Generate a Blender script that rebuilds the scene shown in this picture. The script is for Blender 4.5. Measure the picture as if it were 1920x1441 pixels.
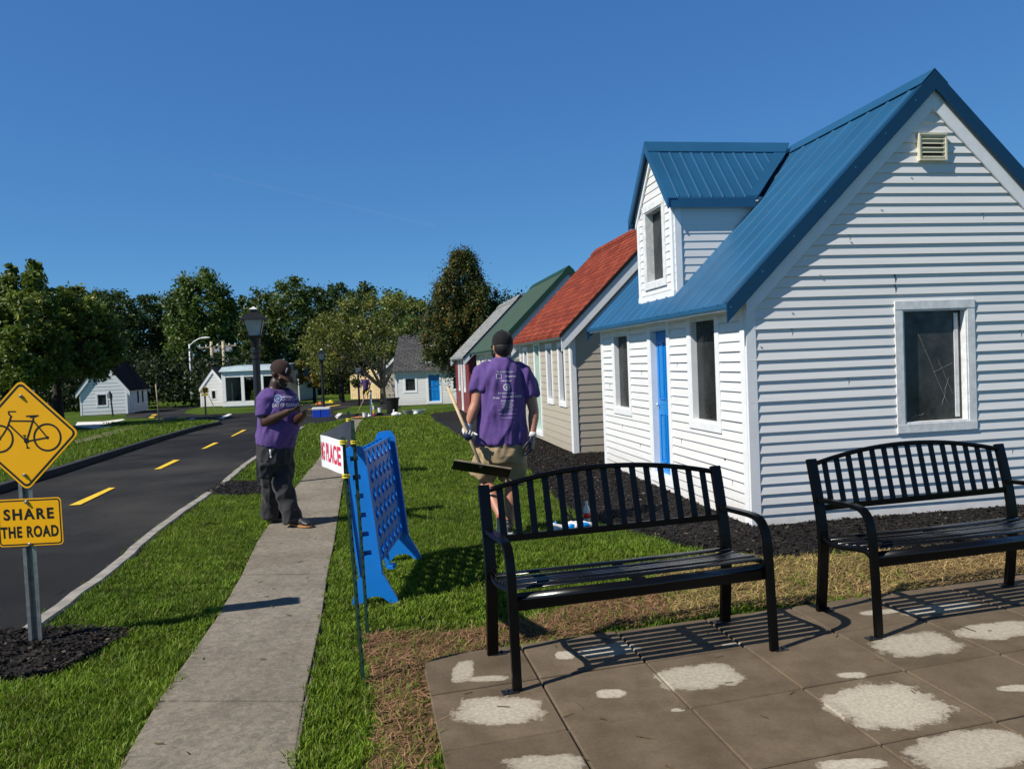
import bpy, bmesh, math, random
import numpy as np
from mathutils import Vector, Matrix, noise
from mathutils.bvhtree import BVHTree
R = math.radians
for o in list(bpy.data.objects): bpy.data.objects.remove(o)
scene = bpy.context.scene
C = scene.collection
random.seed(7)

# ------------------------------------------------------------ camera
FPX, PITCH, ROLL, CAMH = 1450.0, .0285, -.0405, 1.55
cp, sp, cr, sr = math.cos(PITCH), math.sin(PITCH), math.cos(ROLL), math.sin(ROLL)
FW = Vector((0, cp, -sp)); U0 = Vector((0, sp, cp)); R0 = Vector((1, 0, 0))
RT = cr*R0 + sr*U0; UP = -sr*R0 + cr*U0
cam = bpy.data.objects.new('camera', bpy.data.cameras.new('camera')); C.objects.link(cam)
m3 = Matrix((RT, UP, -FW)).transposed()
cam.matrix_world = Matrix.Translation((0, 0, CAMH)) @ m3.to_4x4()
cam.data.sensor_width = 36; cam.data.lens = FPX/1920*36; cam.data.clip_end = 3000; cam.data.clip_start = .05
scene.camera = cam
# ------------------------------------------------------------ sky, sun, exposure
SUN_EL, SHADOW_AZ = R(45.3), R(29.5)          # shadows fall towards (cos az, sin az)
w = bpy.data.worlds.new('World'); scene.world = w; w.use_nodes = True
nt = w.node_tree; bg = nt.nodes['Background']
sky = nt.nodes.new('ShaderNodeTexSky'); sky.sky_type = 'NISHITA'; sky.sun_disc = False
sky.sun_elevation = SUN_EL
tosun = Vector((-math.cos(SHADOW_AZ)*math.cos(SUN_EL), -math.sin(SHADOW_AZ)*math.cos(SUN_EL), math.sin(SUN_EL)))
sky.sun_rotation = math.atan2(tosun.x, tosun.y)
sky.altitude = 0; sky.air_density = .6; sky.dust_density = 0; sky.ozone_density = 8
def wn(op, a, b=None, typ='Math'):
    nd = nt.nodes.new('ShaderNode'+typ); nd.operation = op
    for i, v in enumerate((a, b)):
        if v is None: continue
        if hasattr(v, 'is_linked'): nt.links.new(v, nd.inputs[i])
        else: nd.inputs[i].default_value = v
    return nd
sepc = nt.nodes.new('ShaderNodeSeparateColor'); comb = nt.nodes.new('ShaderNodeCombineColor'); nt.links.new(sky.outputs[0], sepc.inputs[0])
for i, (k_, e_) in enumerate(((.37, .70), (.58, .61), (.68, .40))):      # a deep clear late-summer blue
    q_ = wn('MULTIPLY', wn('POWER', wn('MULTIPLY', sepc.outputs[i], .1).outputs[0], e_).outputs[0], k_*10); nt.links.new(q_.outputs[0], comb.inputs[i])
# one faint contrail, far up
tcw = nt.nodes.new('ShaderNodeTexCoord'); dA, dB = Vector((-.3936, .9, .284)).normalized(), Vector((-.105, .97, .214)).normalized()
dA = (FW + RT*((395-960)/FPX) - UP*((325-720.5)/FPX)).normalized(); dB = (FW + RT*((815-960)/FPX) - UP*((424-720.5)/FPX)).normalized(); nC = dA.cross(dB).normalized(); dM = (dA+dB).normalized()
dn_ = wn('DOT_PRODUCT', tcw.outputs['Generated'], tuple(nC), 'VectorMath').outputs['Value']; dm_ = wn('DOT_PRODUCT', tcw.outputs['Generated'], tuple(dM), 'VectorMath').outputs['Value']
nz_ = nt.nodes.new('ShaderNodeTexNoise'); nz_.inputs['Scale'].default_value = 30; nz_.inputs['Detail'].default_value = 6; nt.links.new(tcw.outputs['Generated'], nz_.inputs[0])
dd_ = wn('ADD', dn_, wn('MULTIPLY', wn('SUBTRACT', nz_.outputs['Fac'], .5).outputs[0], .004).outputs[0]).outputs[0]
ba = wn('MAXIMUM', wn('SUBTRACT', 1.0, wn('MULTIPLY', wn('ABSOLUTE', dd_).outputs[0], 380.0).outputs[0]).outputs[0], 0.0).outputs[0]
en = wn('GREATER_THAN', dm_, dA.dot(dM)).outputs[0]
ct_ = wn('MULTIPLY', wn('MULTIPLY', ba, en).outputs[0], wn('MULTIPLY', nz_.outputs['Fac'], .9).outputs[0]).outputs[0]
mxw = nt.nodes.new('ShaderNodeMix'); mxw.data_type = 'RGBA'; mxw.blend_type = 'ADD'; nt.links.new(ct_, mxw.inputs[0]); nt.links.new(comb.outputs[0], mxw.inputs[6]); mxw.inputs[7].default_value = (.26, .24, .18, 1)
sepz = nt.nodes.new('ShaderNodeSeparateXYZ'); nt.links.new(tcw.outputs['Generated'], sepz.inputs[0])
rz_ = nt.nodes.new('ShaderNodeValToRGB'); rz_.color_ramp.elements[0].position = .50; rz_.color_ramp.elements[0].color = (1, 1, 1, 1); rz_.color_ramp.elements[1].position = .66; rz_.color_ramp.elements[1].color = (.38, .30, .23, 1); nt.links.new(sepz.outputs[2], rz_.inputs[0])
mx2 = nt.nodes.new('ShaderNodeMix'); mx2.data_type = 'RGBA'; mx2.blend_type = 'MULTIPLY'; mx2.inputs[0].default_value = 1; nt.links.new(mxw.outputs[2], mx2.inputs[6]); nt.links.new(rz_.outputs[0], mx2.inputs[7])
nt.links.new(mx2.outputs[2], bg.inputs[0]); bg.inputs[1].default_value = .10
sun = bpy.data.objects.new('sun', bpy.data.lights.new('sun', 'SUN')); C.objects.link(sun)
sun.data.energy = 5.0; sun.data.angle = R(.53); sun.data.color = (1, .95, .87)
sun.rotation_euler = (-tosun).to_track_quat('-Z', 'Y').to_euler()
scene.view_settings.view_transform = 'Standard'; scene.view_settings.look = 'None'
scene.view_settings.exposure = 0.22; scene.view_settings.gamma = 1
scene.render.engine = 'CYCLES'

# ------------------------------------------------------------ pixel helpers (photo 1920x1441)
def ray(x, y): return FW + RT*((x-960)/FPX) - UP*((y-720.5)/FPX)
CAM = Vector((0, 0, CAMH))
SL = .014                                    # the ground falls away gently beyond 12 m
def gz(y): return 0.0 if y < 12 else -SL*(min(y, 90)-12)
def G(x, y, z=0.0):                          # pixel -> ground point
    d = ray(x, y); t = (z-CAMH)/d.z if d.z < 0 else 1e9
    P = CAM + d*t
    if P.y > 12 or d.z >= 0:
        t = (SL*12 - CAMH + z)/(d.z + SL*d.y); P = CAM + d*t
    return P
def W(x, y, Y):                              # pixel at world depth Y
    d = ray(x, y); return CAM + d*(Y/d.y)

# ------------------------------------------------------------ materials
class N:
    def __init__(s, name):
        s.m = bpy.data.materials.new(name); s.m.use_nodes = True; s.t = s.m.node_tree
        s.b = s.t.nodes['Principled BSDF']
    def n(s, typ, **kw):
        nd = s.t.nodes.new('ShaderNode'+typ)
        for k, v in kw.items():
            if k.startswith('i_'):
                key = k[2:]; key = int(key) if key.isdigit() else key.replace('_', ' ')
                nd.inputs[key].default_value = v
            else: setattr(nd, k, v)
        return nd
    def l(s, a, b): s.t.links.new(a, b)
    def coord(s, kind='Object'): return s.n('TexCoord').outputs[kind]
    def noise(s, vec, scale, detail=4, rough=.55, dist=0):
        nd = s.n('TexNoise', i_Scale=scale, i_Detail=detail, i_Roughness=rough, i_Distortion=dist)
        s.l(vec, nd.inputs['Vector']); return nd.outputs['Fac']
    def ramp(s, fac, stops, interp='LINEAR'):
        nd = s.n('ValToRGB'); cr_ = nd.color_ramp; cr_.interpolation = interp
        while len(cr_.elements) < len(stops): cr_.elements.new(.5)
        for e, (p, c) in zip(cr_.elements, stops):
            e.position = p; e.color = (c[0], c[1], c[2], 1) if hasattr(c, '__len__') else (c, c, c, 1)
        s.l(fac, nd.inputs[0]); return nd.outputs[0]
    def mix(s, a, b, f, blend='MIX'):
        nd = s.n('Mix', data_type='RGBA', blend_type=blend)
        for sock, v in ((nd.inputs[0], f), (nd.inputs[6], a), (nd.inputs[7], b)):
            if hasattr(v, 'links') or hasattr(v, 'is_linked'): s.l(v, sock)
            elif hasattr(v, '__len__'): sock.default_value = (*v[:3], 1)
            else: sock.default_value = v
        return nd.outputs[2]
    def math(s, op, a, b=None):
        nd = s.n('Math', operation=op)
        for i, v in enumerate((a, b)):
            if v is None: continue
            if hasattr(v, 'is_linked'): s.l(v, nd.inputs[i])
            else: nd.inputs[i].default_value = v
        return nd.outputs[0]
    def bump(s, h, strength=.3, dist=.01):
        nd = s.n('Bump', i_Strength=strength, i_Distance=dist); s.l(h, nd.inputs['Height']); s.l(nd.outputs[0], s.b.inputs['Normal'])
    def col(s, c):
        if hasattr(c, 'is_linked'): s.l(c, s.b.inputs['Base Color'])
        else: s.b.inputs['Base Color'].default_value = (*c[:3], 1)
    def set(s, rough=.6, metal=0, spec=.5, coat=0):
        s.b.inputs['Roughness'].default_value = rough; s.b.inputs['Metallic'].default_value = metal
        s.b.inputs['Specular IOR Level'].default_value = spec; s.b.inputs['Coat Weight'].default_value = coat; return s
def simple(name, c, rough=.6, metal=0, var=.12, scale=6, bump=0, bscale=60, spec=.5, coat=0):
    s = N(name); v = s.coord(); f = s.noise(v, scale, 5)
    s.col(s.ramp(f, [(.3, [x*(1-var) for x in c]), (.7, [min(1, x*(1+var)) for x in c])]))
    if bump: s.bump(s.noise(v, bscale, 4), bump, .004)
    s.set(rough, metal, spec, coat); return s.m
def siding_mat(name, c, dirt=.1):
    s = N(name); v = s.coord()
    mp = s.n('Mapping'); mp.inputs['Scale'].default_value = (1.2, 1.2, 14); s.l(v, mp.inputs[0])
    f = s.noise(mp.outputs[0], 2.2, 6); sepz = s.n('SeparateXYZ'); s.l(v, sepz.inputs[0])
    a = s.ramp(f, [(.3, [x*(1-dirt) for x in c]), (.65, c)])
    g = s.math('SUBTRACT', 1.0, s.math('MULTIPLY', sepz.outputs[2], 2.6)); g = s.math('MULTIPLY', s.math('MAXIMUM', g, 0.0), s.noise(v, 9, 5))
    s.col(s.mix(a, (.25, .2, .14), s.math('MULTIPLY', g, .55)))
    s.bump(s.noise(mp.outputs[0], 6, 3), .06, .004)
    s.set(.42, 0, .4); return s.m
def attr_mat(name, rough=.7, trans=0.0, spec=.3, mul=1.0, gain=None):
    s = N(name); a = s.n('Attribute', attribute_name='Col'); c = a.outputs['Color']
    s.col(c); s.set(rough, 0, spec)
    if trans:
        tr = s.n('BsdfTranslucent'); s.l(c, tr.inputs[0]); mx = s.n('MixShader'); mx.inputs[0].default_value = trans
        out = s.t.nodes['Material Output']; s.l(s.b.outputs[0], mx.inputs[1]); s.l(tr.outputs[0], mx.inputs[2]); s.l(mx.outputs[0], out.inputs[0])
    return s.m
M = {}
M['white'] = siding_mat('white_vinyl', (.745, .74, .725), .07)
M['trim'] = simple('white_trim', (.80, .81, .82), .4, var=.05, scale=8)
M['trim_old'] = simple('weathered_white_trim', (.70, .71, .71), .5, var=.16, scale=14, bump=.2)
M['beige'] = siding_mat('beige_vinyl', (.47, .42, .34), .07)
M['cream'] = siding_mat('cream_vinyl', (.70, .67, .54), .06)
M['maroon'] = siding_mat('maroon_vinyl', (.20, .030, .035), .12)
M['greysiding'] = siding_mat('pale_grey_siding', (.74, .76, .78), .06)
M['bluemetal'] = simple('blue_painted_steel', (.017, .090, .190), .40, 0, var=.10, scale=2, spec=.35)
M['bluetrim'] = simple('dark_blue_trim_steel', (.007, .042, .095), .35, 0, var=.08, scale=2, spec=.35)
M['greenmetal'] = simple('green_painted_steel', (.014, .05, .033), .55, 0, var=.1, scale=3, spec=.25)
M['door_blue'] = simple('bright_blue_paint', (.002, .21, .60), .35, var=.05, coat=.1)
M['door_green'] = simple('green_paint', (.05, .38, .14), .4, var=.05)
M['door_wood'] = simple('pale_wood_door', (.62, .52, .36), .5, var=.1)
M['seam'] = simple('siding_seam_grey', (.25, .25, .25), .7)  # grey of the butt joints between siding boards
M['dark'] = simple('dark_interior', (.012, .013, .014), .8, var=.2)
def pane_mat():
    s = N('dark_plexiglass'); v = s.coord(); f = s.noise(v, 3, 5)
    s.col(s.ramp(f, [(.35, (.012, .013, .014)), (.7, (.035, .037, .037))]))
    s.l(s.ramp(s.noise(v, 22, 5), [(.3, .12), (.8, .4)]), s.b.inputs['Roughness'])
    s.b.inputs['Specular IOR Level'].default_value = .28; return s.m
M['pane'] = pane_mat()
def hazy_mat():
    s = N('hazy_plexiglass'); v = s.coord(); f = s.noise(v, 2.2, 6, .7)
    s.col(s.ramp(f, [(.38, (.012, .013, .014)), (.75, (.085, .085, .08))])); s.l(s.ramp(s.noise(v, 12, 5), [(.3, .15), (.8, .5)]), s.b.inputs['Roughness']); return s.m
M['hazy'] = hazy_mat()
def shingle_mat(name, c1, c2, cm, sx=3.4):
    s = N(name); v = s.coord('UV')
    br = s.n('TexBrick', offset=.5, i_Scale=1.0, i_Mortar_Size=.012, i_Brick_Width=.32, i_Row_Height=.14, i_Bias=0.0)
    br.inputs['Color1'].default_value = (*c1, 1); br.inputs['Color2'].default_value = (*c2, 1); br.inputs['Mortar'].default_value = (*cm, 1)
    s.l(v, br.inputs[0]); f = s.noise(v, 5, 6, .7)
    s.col(s.mix(br.outputs[0], s.ramp(f, [(.3, (.25, .25, .25)), (.7, (1, 1, 1))]), .65, 'MULTIPLY'))
    s.bump(s.math('ADD', s.math('MULTIPLY', br.outputs[1], -1.0), s.math('MULTIPLY', s.noise(v, 90, 3), .3)), .7, .012); s.set(.85, 0, .2); return s.m
M['redshingle'] = shingle_mat('red_shingles', (.37, .072, .032), (.24, .040, .020), (.05, .012, .008))
M['greyshingle'] = shingle_mat('grey_shingles', (.42, .43, .43), (.30, .31, .31), (.08, .08, .08))
M['darkshingle'] = shingle_mat('dark_shingles', (.12, .12, .125), (.075, .075, .08), (.02, .02, .02))
M['brownshingle'] = shingle_mat('brown_shingles', (.04, .025, .02), (.03, .018, .015), (.01, .01, .01))
M['black'] = simple('black_powder_coat', (.0022, .0022, .0026), .30, 0, var=.2, spec=.22, bump=.08, bscale=120)
M['blackgloss'] = simple('worn_black_powder_coat', (.004, .004, .0045), .2, 0, var=.2, spec=.6, bump=.04, bscale=120)
M['blackpost'] = simple('black_post_paint', (.012, .013, .016), .4, 0, var=.2, spec=.5)
M['galv'] = simple('galvanised_steel', (.30, .31, .31), .42, .75, var=.25, scale=30)
M['alu'] = simple('aluminium', (.6, .61, .62), .4, .6, var=.1, scale=12)
M['signyellow'] = simple('sign_yellow', (.86, .42, .003), .38, 0, var=.03, scale=5, spec=.4)
M['signblack'] = simple('sign_black', (.01, .01, .01), .4)
M['signwhite'] = simple('sign_white', (.75, .76, .76), .4, var=.05)
M['wood'] = simple('pale_wood', (.52, .38, .22), .55, var=.18, scale=20)
M['oldwood'] = simple('weathered_wood', (.30, .24, .17), .75, var=.3, scale=15)
M['polewood'] = simple('pole_wood', (.45, .38, .27), .8, var=.25, scale=4)
M['green_stake'] = simple('green_stake_paint', (.018, .05, .028), .45, .2, var=.5, scale=30)
M['yellowtie'] = simple('yellow_tie', (.75, .6, .03), .5)
M['gameblue'] = simple('blue_plastic', (.006, .19, .62), .38, var=.06, scale=10, bump=.1, bscale=300)
M['skin_dark'] = simple('dark_brown_skin', (.050, .022, .013), .45, var=.12, scale=25, bump=.1, bscale=160)
M['skin'] = simple('tanned_skin', (.42, .19, .115), .5, var=.12, scale=20, bump=.1, bscale=160)
def cloth(name, c, var=.14, bs=30):
    s = N(name); v = s.coord(); f = s.noise(v, 9, 5)
    s.col(s.ramp(f, [(.3, [x*(1-var) for x in c]), (.7, [x*(1+var) for x in c])]))
    s.bump(s.math('ADD', s.noise(v, bs, 3), s.math('MULTIPLY', s.noise(v, 700, 2), .15)), .35, .01)
    s.set(.85, 0, .25); s.b.inputs['Sheen Weight'].default_value = .1; return s.m
M['purple'] = cloth('purple_cotton', (.105, .058, .215))
M['greypants'] = cloth('grey_ripstop', (.030, .029, .033), .12, 22)
M['khaki'] = cloth('khaki_cotton', (.33, .24, .135), .16, 20)
M['blackcloth'] = cloth('black_cloth', (.006, .0055, .0065))
M['browncap'] = cloth('brown_cap_cloth', (.028, .014, .011))
M['browncap2'] = cloth('brown_brim_cloth', (.10, .045, .028))
M['print'] = simple('white_shirt_print', (.50, .50, .56), .7, var=.15, scale=90)
M['printblue'] = simple('pale_blue_shirt_print', (.30, .38, .58), .7, var=.15, scale=90)
M['hair'] = simple('dark_hair', (.01, .008, .007), .6, var=.4, scale=80, bump=.6, bscale=200)
M['glovewhite'] = cloth('white_glove_cloth', (.62, .6, .56)); M['glovenavy'] = simple('navy_glove_rubber', (.012, .018, .05), .5)
M['shoe'] = simple('black_shoe', (.018, .018, .02), .5); M['sole_gum'] = simple('gum_sole', (.35, .16, .06), .6); M['sole_white'] = simple('white_sole', (.6, .6, .58), .6)
M['shoered'] = simple('red_shoe_print', (.5, .03, .03), .6)
M['rubber'] = simple('black_rubber', (.012, .012, .01), .5, var=.4, scale=20)
M['bannerwhite'] = simple('white_banner_vinyl', (.80, .80, .83), .45, var=.04); M['bannerred'] = simple('red_banner_ink', (.62, .03, .09), .5); M['bannerback'] = simple('grey_banner_back', (.27, .28, .29), .4, var=.15, scale=9)
M['plasticwhite'] = simple('white_plastic', (.75, .76, .78), .4, var=.05); M['plasticblue'] = simple('cooler_blue', (.01, .05, .45), .35); M['plasticblack'] = simple('bin_black', (.012, .012, .013), .45)
M['plasticgrey'] = simple('bucket_grey', (.3, .31, .33), .5); M['plasticlight'] = simple('pale_blue_plastic', (.5, .66, .7), .45)
M['plasticyellow'] = simple('yellow_plastic', (.75, .6, .03), .4); M['plasticgreen'] = simple('mint_plastic', (.2, .65, .35), .4); M['red'] = simple('red_plastic', (.6, .03, .02), .4); M['orange'] = simple('orange_plastic', (.75, .2, .05), .5)
M['fenceboard'] = simple('yellow_pine_boards', (.62, .48, .26), .7, var=.22, scale=5)
M['navy'] = simple('navy_paint', (.02, .06, .25), .5); M['bronze'] = simple('olive_sign', (.32, .24, .03), .5)
M['frost'] = simple('frosted_lantern_glass', (.42, .42, .4), .35, var=.12, scale=8)
M['roofgrey'] = simple('pale_blue_grey_roof', (.33, .42, .46), .5, var=.2, scale=3)
M['concrete_line'] = simple('white_road_paint', (.72, .72, .7), .7, var=.1)

# ------------------------------------------------------------ mesh builder
class MB:
    def __init__(s): s.v = []; s.f = []; s.mi = []; s.uv = {}; s.m = 0
    def add(s, vs, fs):
        k = len(s.v); s.v += [Vector(v) for v in vs]; s.f += [tuple(i+k for i in f) for f in fs]; s.mi += [s.m]*len(fs); return s
    def box(s, c, d, rot=None):
        c = Vector(c); hx, hy, hz = d[0]/2, d[1]/2, d[2]/2; P = []
        for sx, sy, sz in ((-1,-1,-1),(1,-1,-1),(1,1,-1),(-1,1,-1),(-1,-1,1),(1,-1,1),(1,1,1),(-1,1,1)):
            p = Vector((sx*hx, sy*hy, sz*hz)); P.append(c + (rot @ p if rot else p))
        return s.hexa(P)
    def hexa(s, P): return s.add(P, [(3,2,1,0),(4,5,6,7),(0,1,5,4),(1,2,6,5),(2,3,7,6),(3,0,4,7)])
    def bar(s, a, b, wd, dp, side=Vector((1, 0, 0))):
        a, b = Vector(a), Vector(b); t = (b-a).normalized(); x = (side - t*side.dot(t))
        x = x.normalized() if x.length > 1e-4 else t.orthogonal().normalized(); y = t.cross(x)
        q = lambda p, i, j: p + x*(i*wd/2) + y*(j*dp/2)
        return s.hexa([q(a,-1,-1), q(a,1,-1), q(a,1,1), q(a,-1,1), q(b,-1,-1), q(b,1,-1), q(b,1,1), q(b,-1,1)])
    def loft(s, pts, rad, side=None, n=14, dome=True):
        ph, kk = (math.pi/4, 1.414) if n == 4 else (0, 1)
        pts = [Vector(p) for p in pts]; rad = [r if hasattr(r, '__len__') else (r, r) for r in rad]
        if dome:   # rounded ends
            t0 = (pts[0]-pts[1]).normalized(); t1 = (pts[-1]-pts[-2]).normalized(); a, b = rad[0], rad[-1]
            pts = [pts[0]+t0*min(a)*.85, pts[0]+t0*min(a)*.55] + pts + [pts[-1]+t1*min(b)*.55, pts[-1]+t1*min(b)*.85]
            rad = [(a[0]*.45, a[1]*.45), (a[0]*.82, a[1]*.82)] + rad + [(b[0]*.82, b[1]*.82), (b[0]*.45, b[1]*.45)]
        vs = []; x = None
        for i, p in enumerate(pts):
            t = (pts[min(i+1, len(pts)-1)] - pts[max(i-1, 0)]).normalized()
            ref = Vector(side) if side is not None else (x if x is not None else t.orthogonal())
            x = ref - t*ref.dot(t); x = x.normalized() if x.length > 1e-5 else t.orthogonal().normalized()
            y = t.cross(x)
            for k in range(n):
                a = 2*math.pi*k/n+ph; vs.append(p + x*math.cos(a)*rad[i][0]*kk + y*math.sin(a)*rad[i][1]*kk)
        fs = [(i*n+k, i*n+(k+1)%n, (i+1)*n+(k+1)%n, (i+1)*n+k) for i in range(len(pts)-1) for k in range(n)]
        fs += [tuple(range(n-1, -1, -1)), tuple((len(pts)-1)*n+k for k in range(n))]
        return s.add(vs, fs)
    def tube(s, pts, r, n=10): return s.loft(pts, [r]*len(pts) if not hasattr(r, '__len__') else r, n=n, dome=False)
    def lathe(s, prof, c=(0, 0, 0), n=24):
        return s.loft([Vector(c)+Vector((0, 0, z)) for r, z in prof], [r for r, z in prof], side=(1, 0, 0), n=n, dome=False)
    def ell(s, c, r, rot=None, n=16, m=10):
        vs = []; fs = []; c = Vector(c)
        for i in range(m+1):
            th = math.pi*i/m
            for k in range(n):
                a = 2*math.pi*k/n; p = Vector((r[0]*math.sin(th)*math.cos(a), r[1]*math.sin(th)*math.sin(a), r[2]*math.cos(th)))
                vs.append(c + (rot @ p if rot else p))
        for i in range(m):
            for k in range(n): fs.append((i*n+k, (i+1)*n+k, (i+1)*n+(k+1)%n, i*n+(k+1)%n))
        return s.add(vs, fs)
    def prism(s, poly, off):                 # poly: list of 3D points, off: extrusion vector
        n = len(poly); off = Vector(off); vs = [Vector(p) for p in poly] + [Vector(p)+off for p in poly]
        return s.add(vs, [tuple(range(n-1, -1, -1)), tuple(range(n, 2*n))] + [(i, (i+1) % n, n+(i+1) % n, n+i) for i in range(n)])
    def build(s, name, mats, parent=None, smooth=False, world=False, bevel=0, origin=None):
        me = bpy.data.meshes.new(name); off = Vector((0, 0, 0))
        if world and parent: off = Vector(wloc(parent))
        if origin is not None: off = Vector(origin)
        me.from_pydata([v-off for v in s.v], [], s.f)
        for mt in (mats if isinstance(mats, (list, tuple)) else [mats]): me.materials.append(mt)
        for p, i in zip(me.polygons, s.mi): p.material_index = i; p.use_smooth = smooth
        fixn(me)
        if s.uv:
            uv = me.uv_layers.new(name='UVMap')
            for p in me.polygons:
                if p.index in s.uv:
                    for li, c in zip(p.loop_indices, s.uv[p.index]): uv.data[li].uv = c
        if bevel: do_bevel(me, bevel)
        o = bpy.data.objects.new(name, me); C.objects.link(o)
        if parent: o.parent = parent
        if origin is not None: o.location = origin
        return o
def split_build(mb, name, mat, parent, tol=.004, **kw):
    """one object per connected group of pieces (pieces whose boxes touch count as one)"""
    n = len(mb.v); par = list(range(n))
    def find(a):
        while par[a] != a: par[a] = par[par[a]]; a = par[a]
        return a
    for f in mb.f:
        for q in f[1:]: par[find(q)] = find(f[0])
    comp = {}
    for i in range(n): comp.setdefault(find(i), []).append(i)
    keys = list(comp); bb = {}
    for k in keys:
        P = [mb.v[i] for i in comp[k]]; bb[k] = ([min(p[j] for p in P)-tol for j in range(3)], [max(p[j] for p in P)+tol for j in range(3)])
    gp = {k: k for k in keys}
    def gf(a):
        while gp[a] != a: a = gp[a]
        return a
    for i, a in enumerate(keys):
        for b in keys[i+1:]:
            if all(bb[a][0][j] <= bb[b][1][j] and bb[b][0][j] <= bb[a][1][j] for j in range(3)): gp[gf(b)] = gf(a)
    groups = {}
    for fi, f in enumerate(mb.f): groups.setdefault(gf(find(f[0])), []).append(fi)
    out = []
    for g_, fis in groups.items():
        m2 = MB(); mp_ = {}
        for fi in fis:
            for q in mb.f[fi]:
                if q not in mp_: mp_[q] = len(m2.v); m2.v.append(mb.v[q])
            m2.f.append(tuple(mp_[q] for q in mb.f[fi])); m2.mi.append(mb.mi[fi])
            if fi in mb.uv: m2.uv[len(m2.f)-1] = mb.uv[fi]
        out.append(m2.build(name, mat, parent, **kw))
    return out
def wloc(o):
    p = Vector(o.location)
    while o.parent: o = o.parent; p = p + Vector(o.location)
    return p
def fixn(me):
    bm = bmesh.new(); bm.from_mesh(me); bmesh.ops.recalc_face_normals(bm, faces=bm.faces); bm.to_mesh(me); bm.free()
def do_bevel(me, wd, seg=2):
    bm = bmesh.new(); bm.from_mesh(me)
    es = [e for e in bm.edges if len(e.link_faces) == 2 and e.calc_face_angle(0) > .5]
    bmesh.ops.bevel(bm, geom=es, offset=wd, segments=seg, affect='EDGES', clamp_overlap=True, profile=.6); bm.to_mesh(me); bm.free()
def tag(o, label=None, cat=None, group=None, kind=None):
    for k, v in (('label', label), ('category', cat), ('group', group), ('kind', kind)):
        if v: o[k] = v
    return o
def thing(name, loc, label, cat, group=None, rz=0, rx=0, ry=0):
    o = bpy.data.objects.new(name, None); C.objects.link(o); o.location = loc; o.rotation_euler = (rx, ry, rz); o.empty_display_size = .2
    return tag(o, label, cat, group)
def copy_tree(o, parent=None):
    c = o.copy(); C.objects.link(c); c.parent = parent
    for ch in o.children: copy_tree(ch, c)
    return c
def remesh(mb, voxel=.01, smooth=6, mats=(), name='tmp', parent=None, folds=None, factor=.5):
    me = bpy.data.meshes.new('tmp'); me.from_pydata(mb.v, [], mb.f); fixn(me)
    o = bpy.data.objects.new('tmp', me); C.objects.link(o)
    md = o.modifiers.new('r', 'REMESH'); md.mode = 'VOXEL'; md.voxel_size = voxel; md.use_smooth_shade = True
    if smooth: sm = o.modifiers.new('s', 'SMOOTH'); sm.factor = factor; sm.iterations = smooth
    dg = bpy.context.evaluated_depsgraph_get(); nm = bpy.data.meshes.new_from_object(o.evaluated_get(dg))
    bpy.data.objects.remove(o); nm.name = name
    if folds:
        n = len(nm.vertices); co = np.empty(n*3); nm.vertices.foreach_get('co', co); co = co.reshape(-1, 3)
        no = np.empty(n*3); nm.vertices.foreach_get('normal', no); no = no.reshape(-1, 3)
        d = np.array([folds(Vector(c)) for c in co]); co += no*d[:, None]; nm.vertices.foreach_set('co', co.ravel())
    off = wloc(parent) if parent else Vector((0, 0, 0)); nm.transform(Matrix.Translation(-off))
    for mt in mats: nm.materials.append(mt)
    for p in nm.polygons: p.use_smooth = True
    r = bpy.data.objects.new(name, nm); C.objects.link(r); r.parent = parent; return r
def text_mesh(txt, size, bold=0.0, align='CENTER', xs=1.0, font_space=1.0):
    cu = bpy.data.curves.new('txt', 'FONT'); cu.body = txt; cu.size = size; cu.align_x = align; cu.align_y = 'CENTER'; cu.offset = bold; cu.space_character = font_space; cu.resolution_u = 4
    o = bpy.data.objects.new('txt', cu); C.objects.link(o)
    dg = bpy.context.evaluated_depsgraph_get(); me = bpy.data.meshes.new_from_object(o.evaluated_get(dg))
    bpy.data.objects.remove(o)
    vs = [Vector((v.co.x*xs, v.co.y, 0)) for v in me.vertices]; fs = [tuple(p.vertices) for p in me.polygons]
    return vs, fs

# ------------------------------------------------------------ ground sheets
def inpoly(x, y, P):
    x = np.asarray(x); y = np.asarray(y); r = np.zeros(x.shape, bool); n = len(P); j = n-1
    for i in range(n):
        xi, yi = P[i][0], P[i][1]; xj, yj = P[j][0], P[j][1]
        if yi != yj:
            c = ((yi > y) != (yj > y)) & (x < (xj-xi)*(y-yi)/(yj-yi)+xi); r ^= c
        j = i
    return r
def sheet(name, polys, mat, off, kind='structure', label=None):
    bm = bmesh.new()
    for k, P in enumerate(polys):
        vs = [bm.verts.new((p[0], p[1], k*.0012)) for p in P]; bm.faces.new(vs)
    bmesh.ops.triangulate(bm, faces=bm.faces)
    for yy in (12, 90):
        bmesh.ops.bisect_plane(bm, geom=bm.verts[:]+bm.edges[:]+bm.faces[:], plane_co=(0, yy, 0), plane_no=(0, 1, 0))
    for v in bm.verts: v.co.z += gz(v.co.y)+off
    bmesh.ops.recalc_face_normals(bm, faces=bm.faces)
    for f in bm.faces:
        if f.normal.z < 0: f.normal_flip()
    me = bpy.data.meshes.new(name); bm.to_mesh(me); bm.free(); me.materials.append(mat)
    o = bpy.data.objects.new(name, me); C.objects.link(o); o['kind'] = kind
    if label: o['label'] = label
    return o
def px(L, z=0): return [tuple(G(x, y, z)[:2]) for x, y in L]

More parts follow.
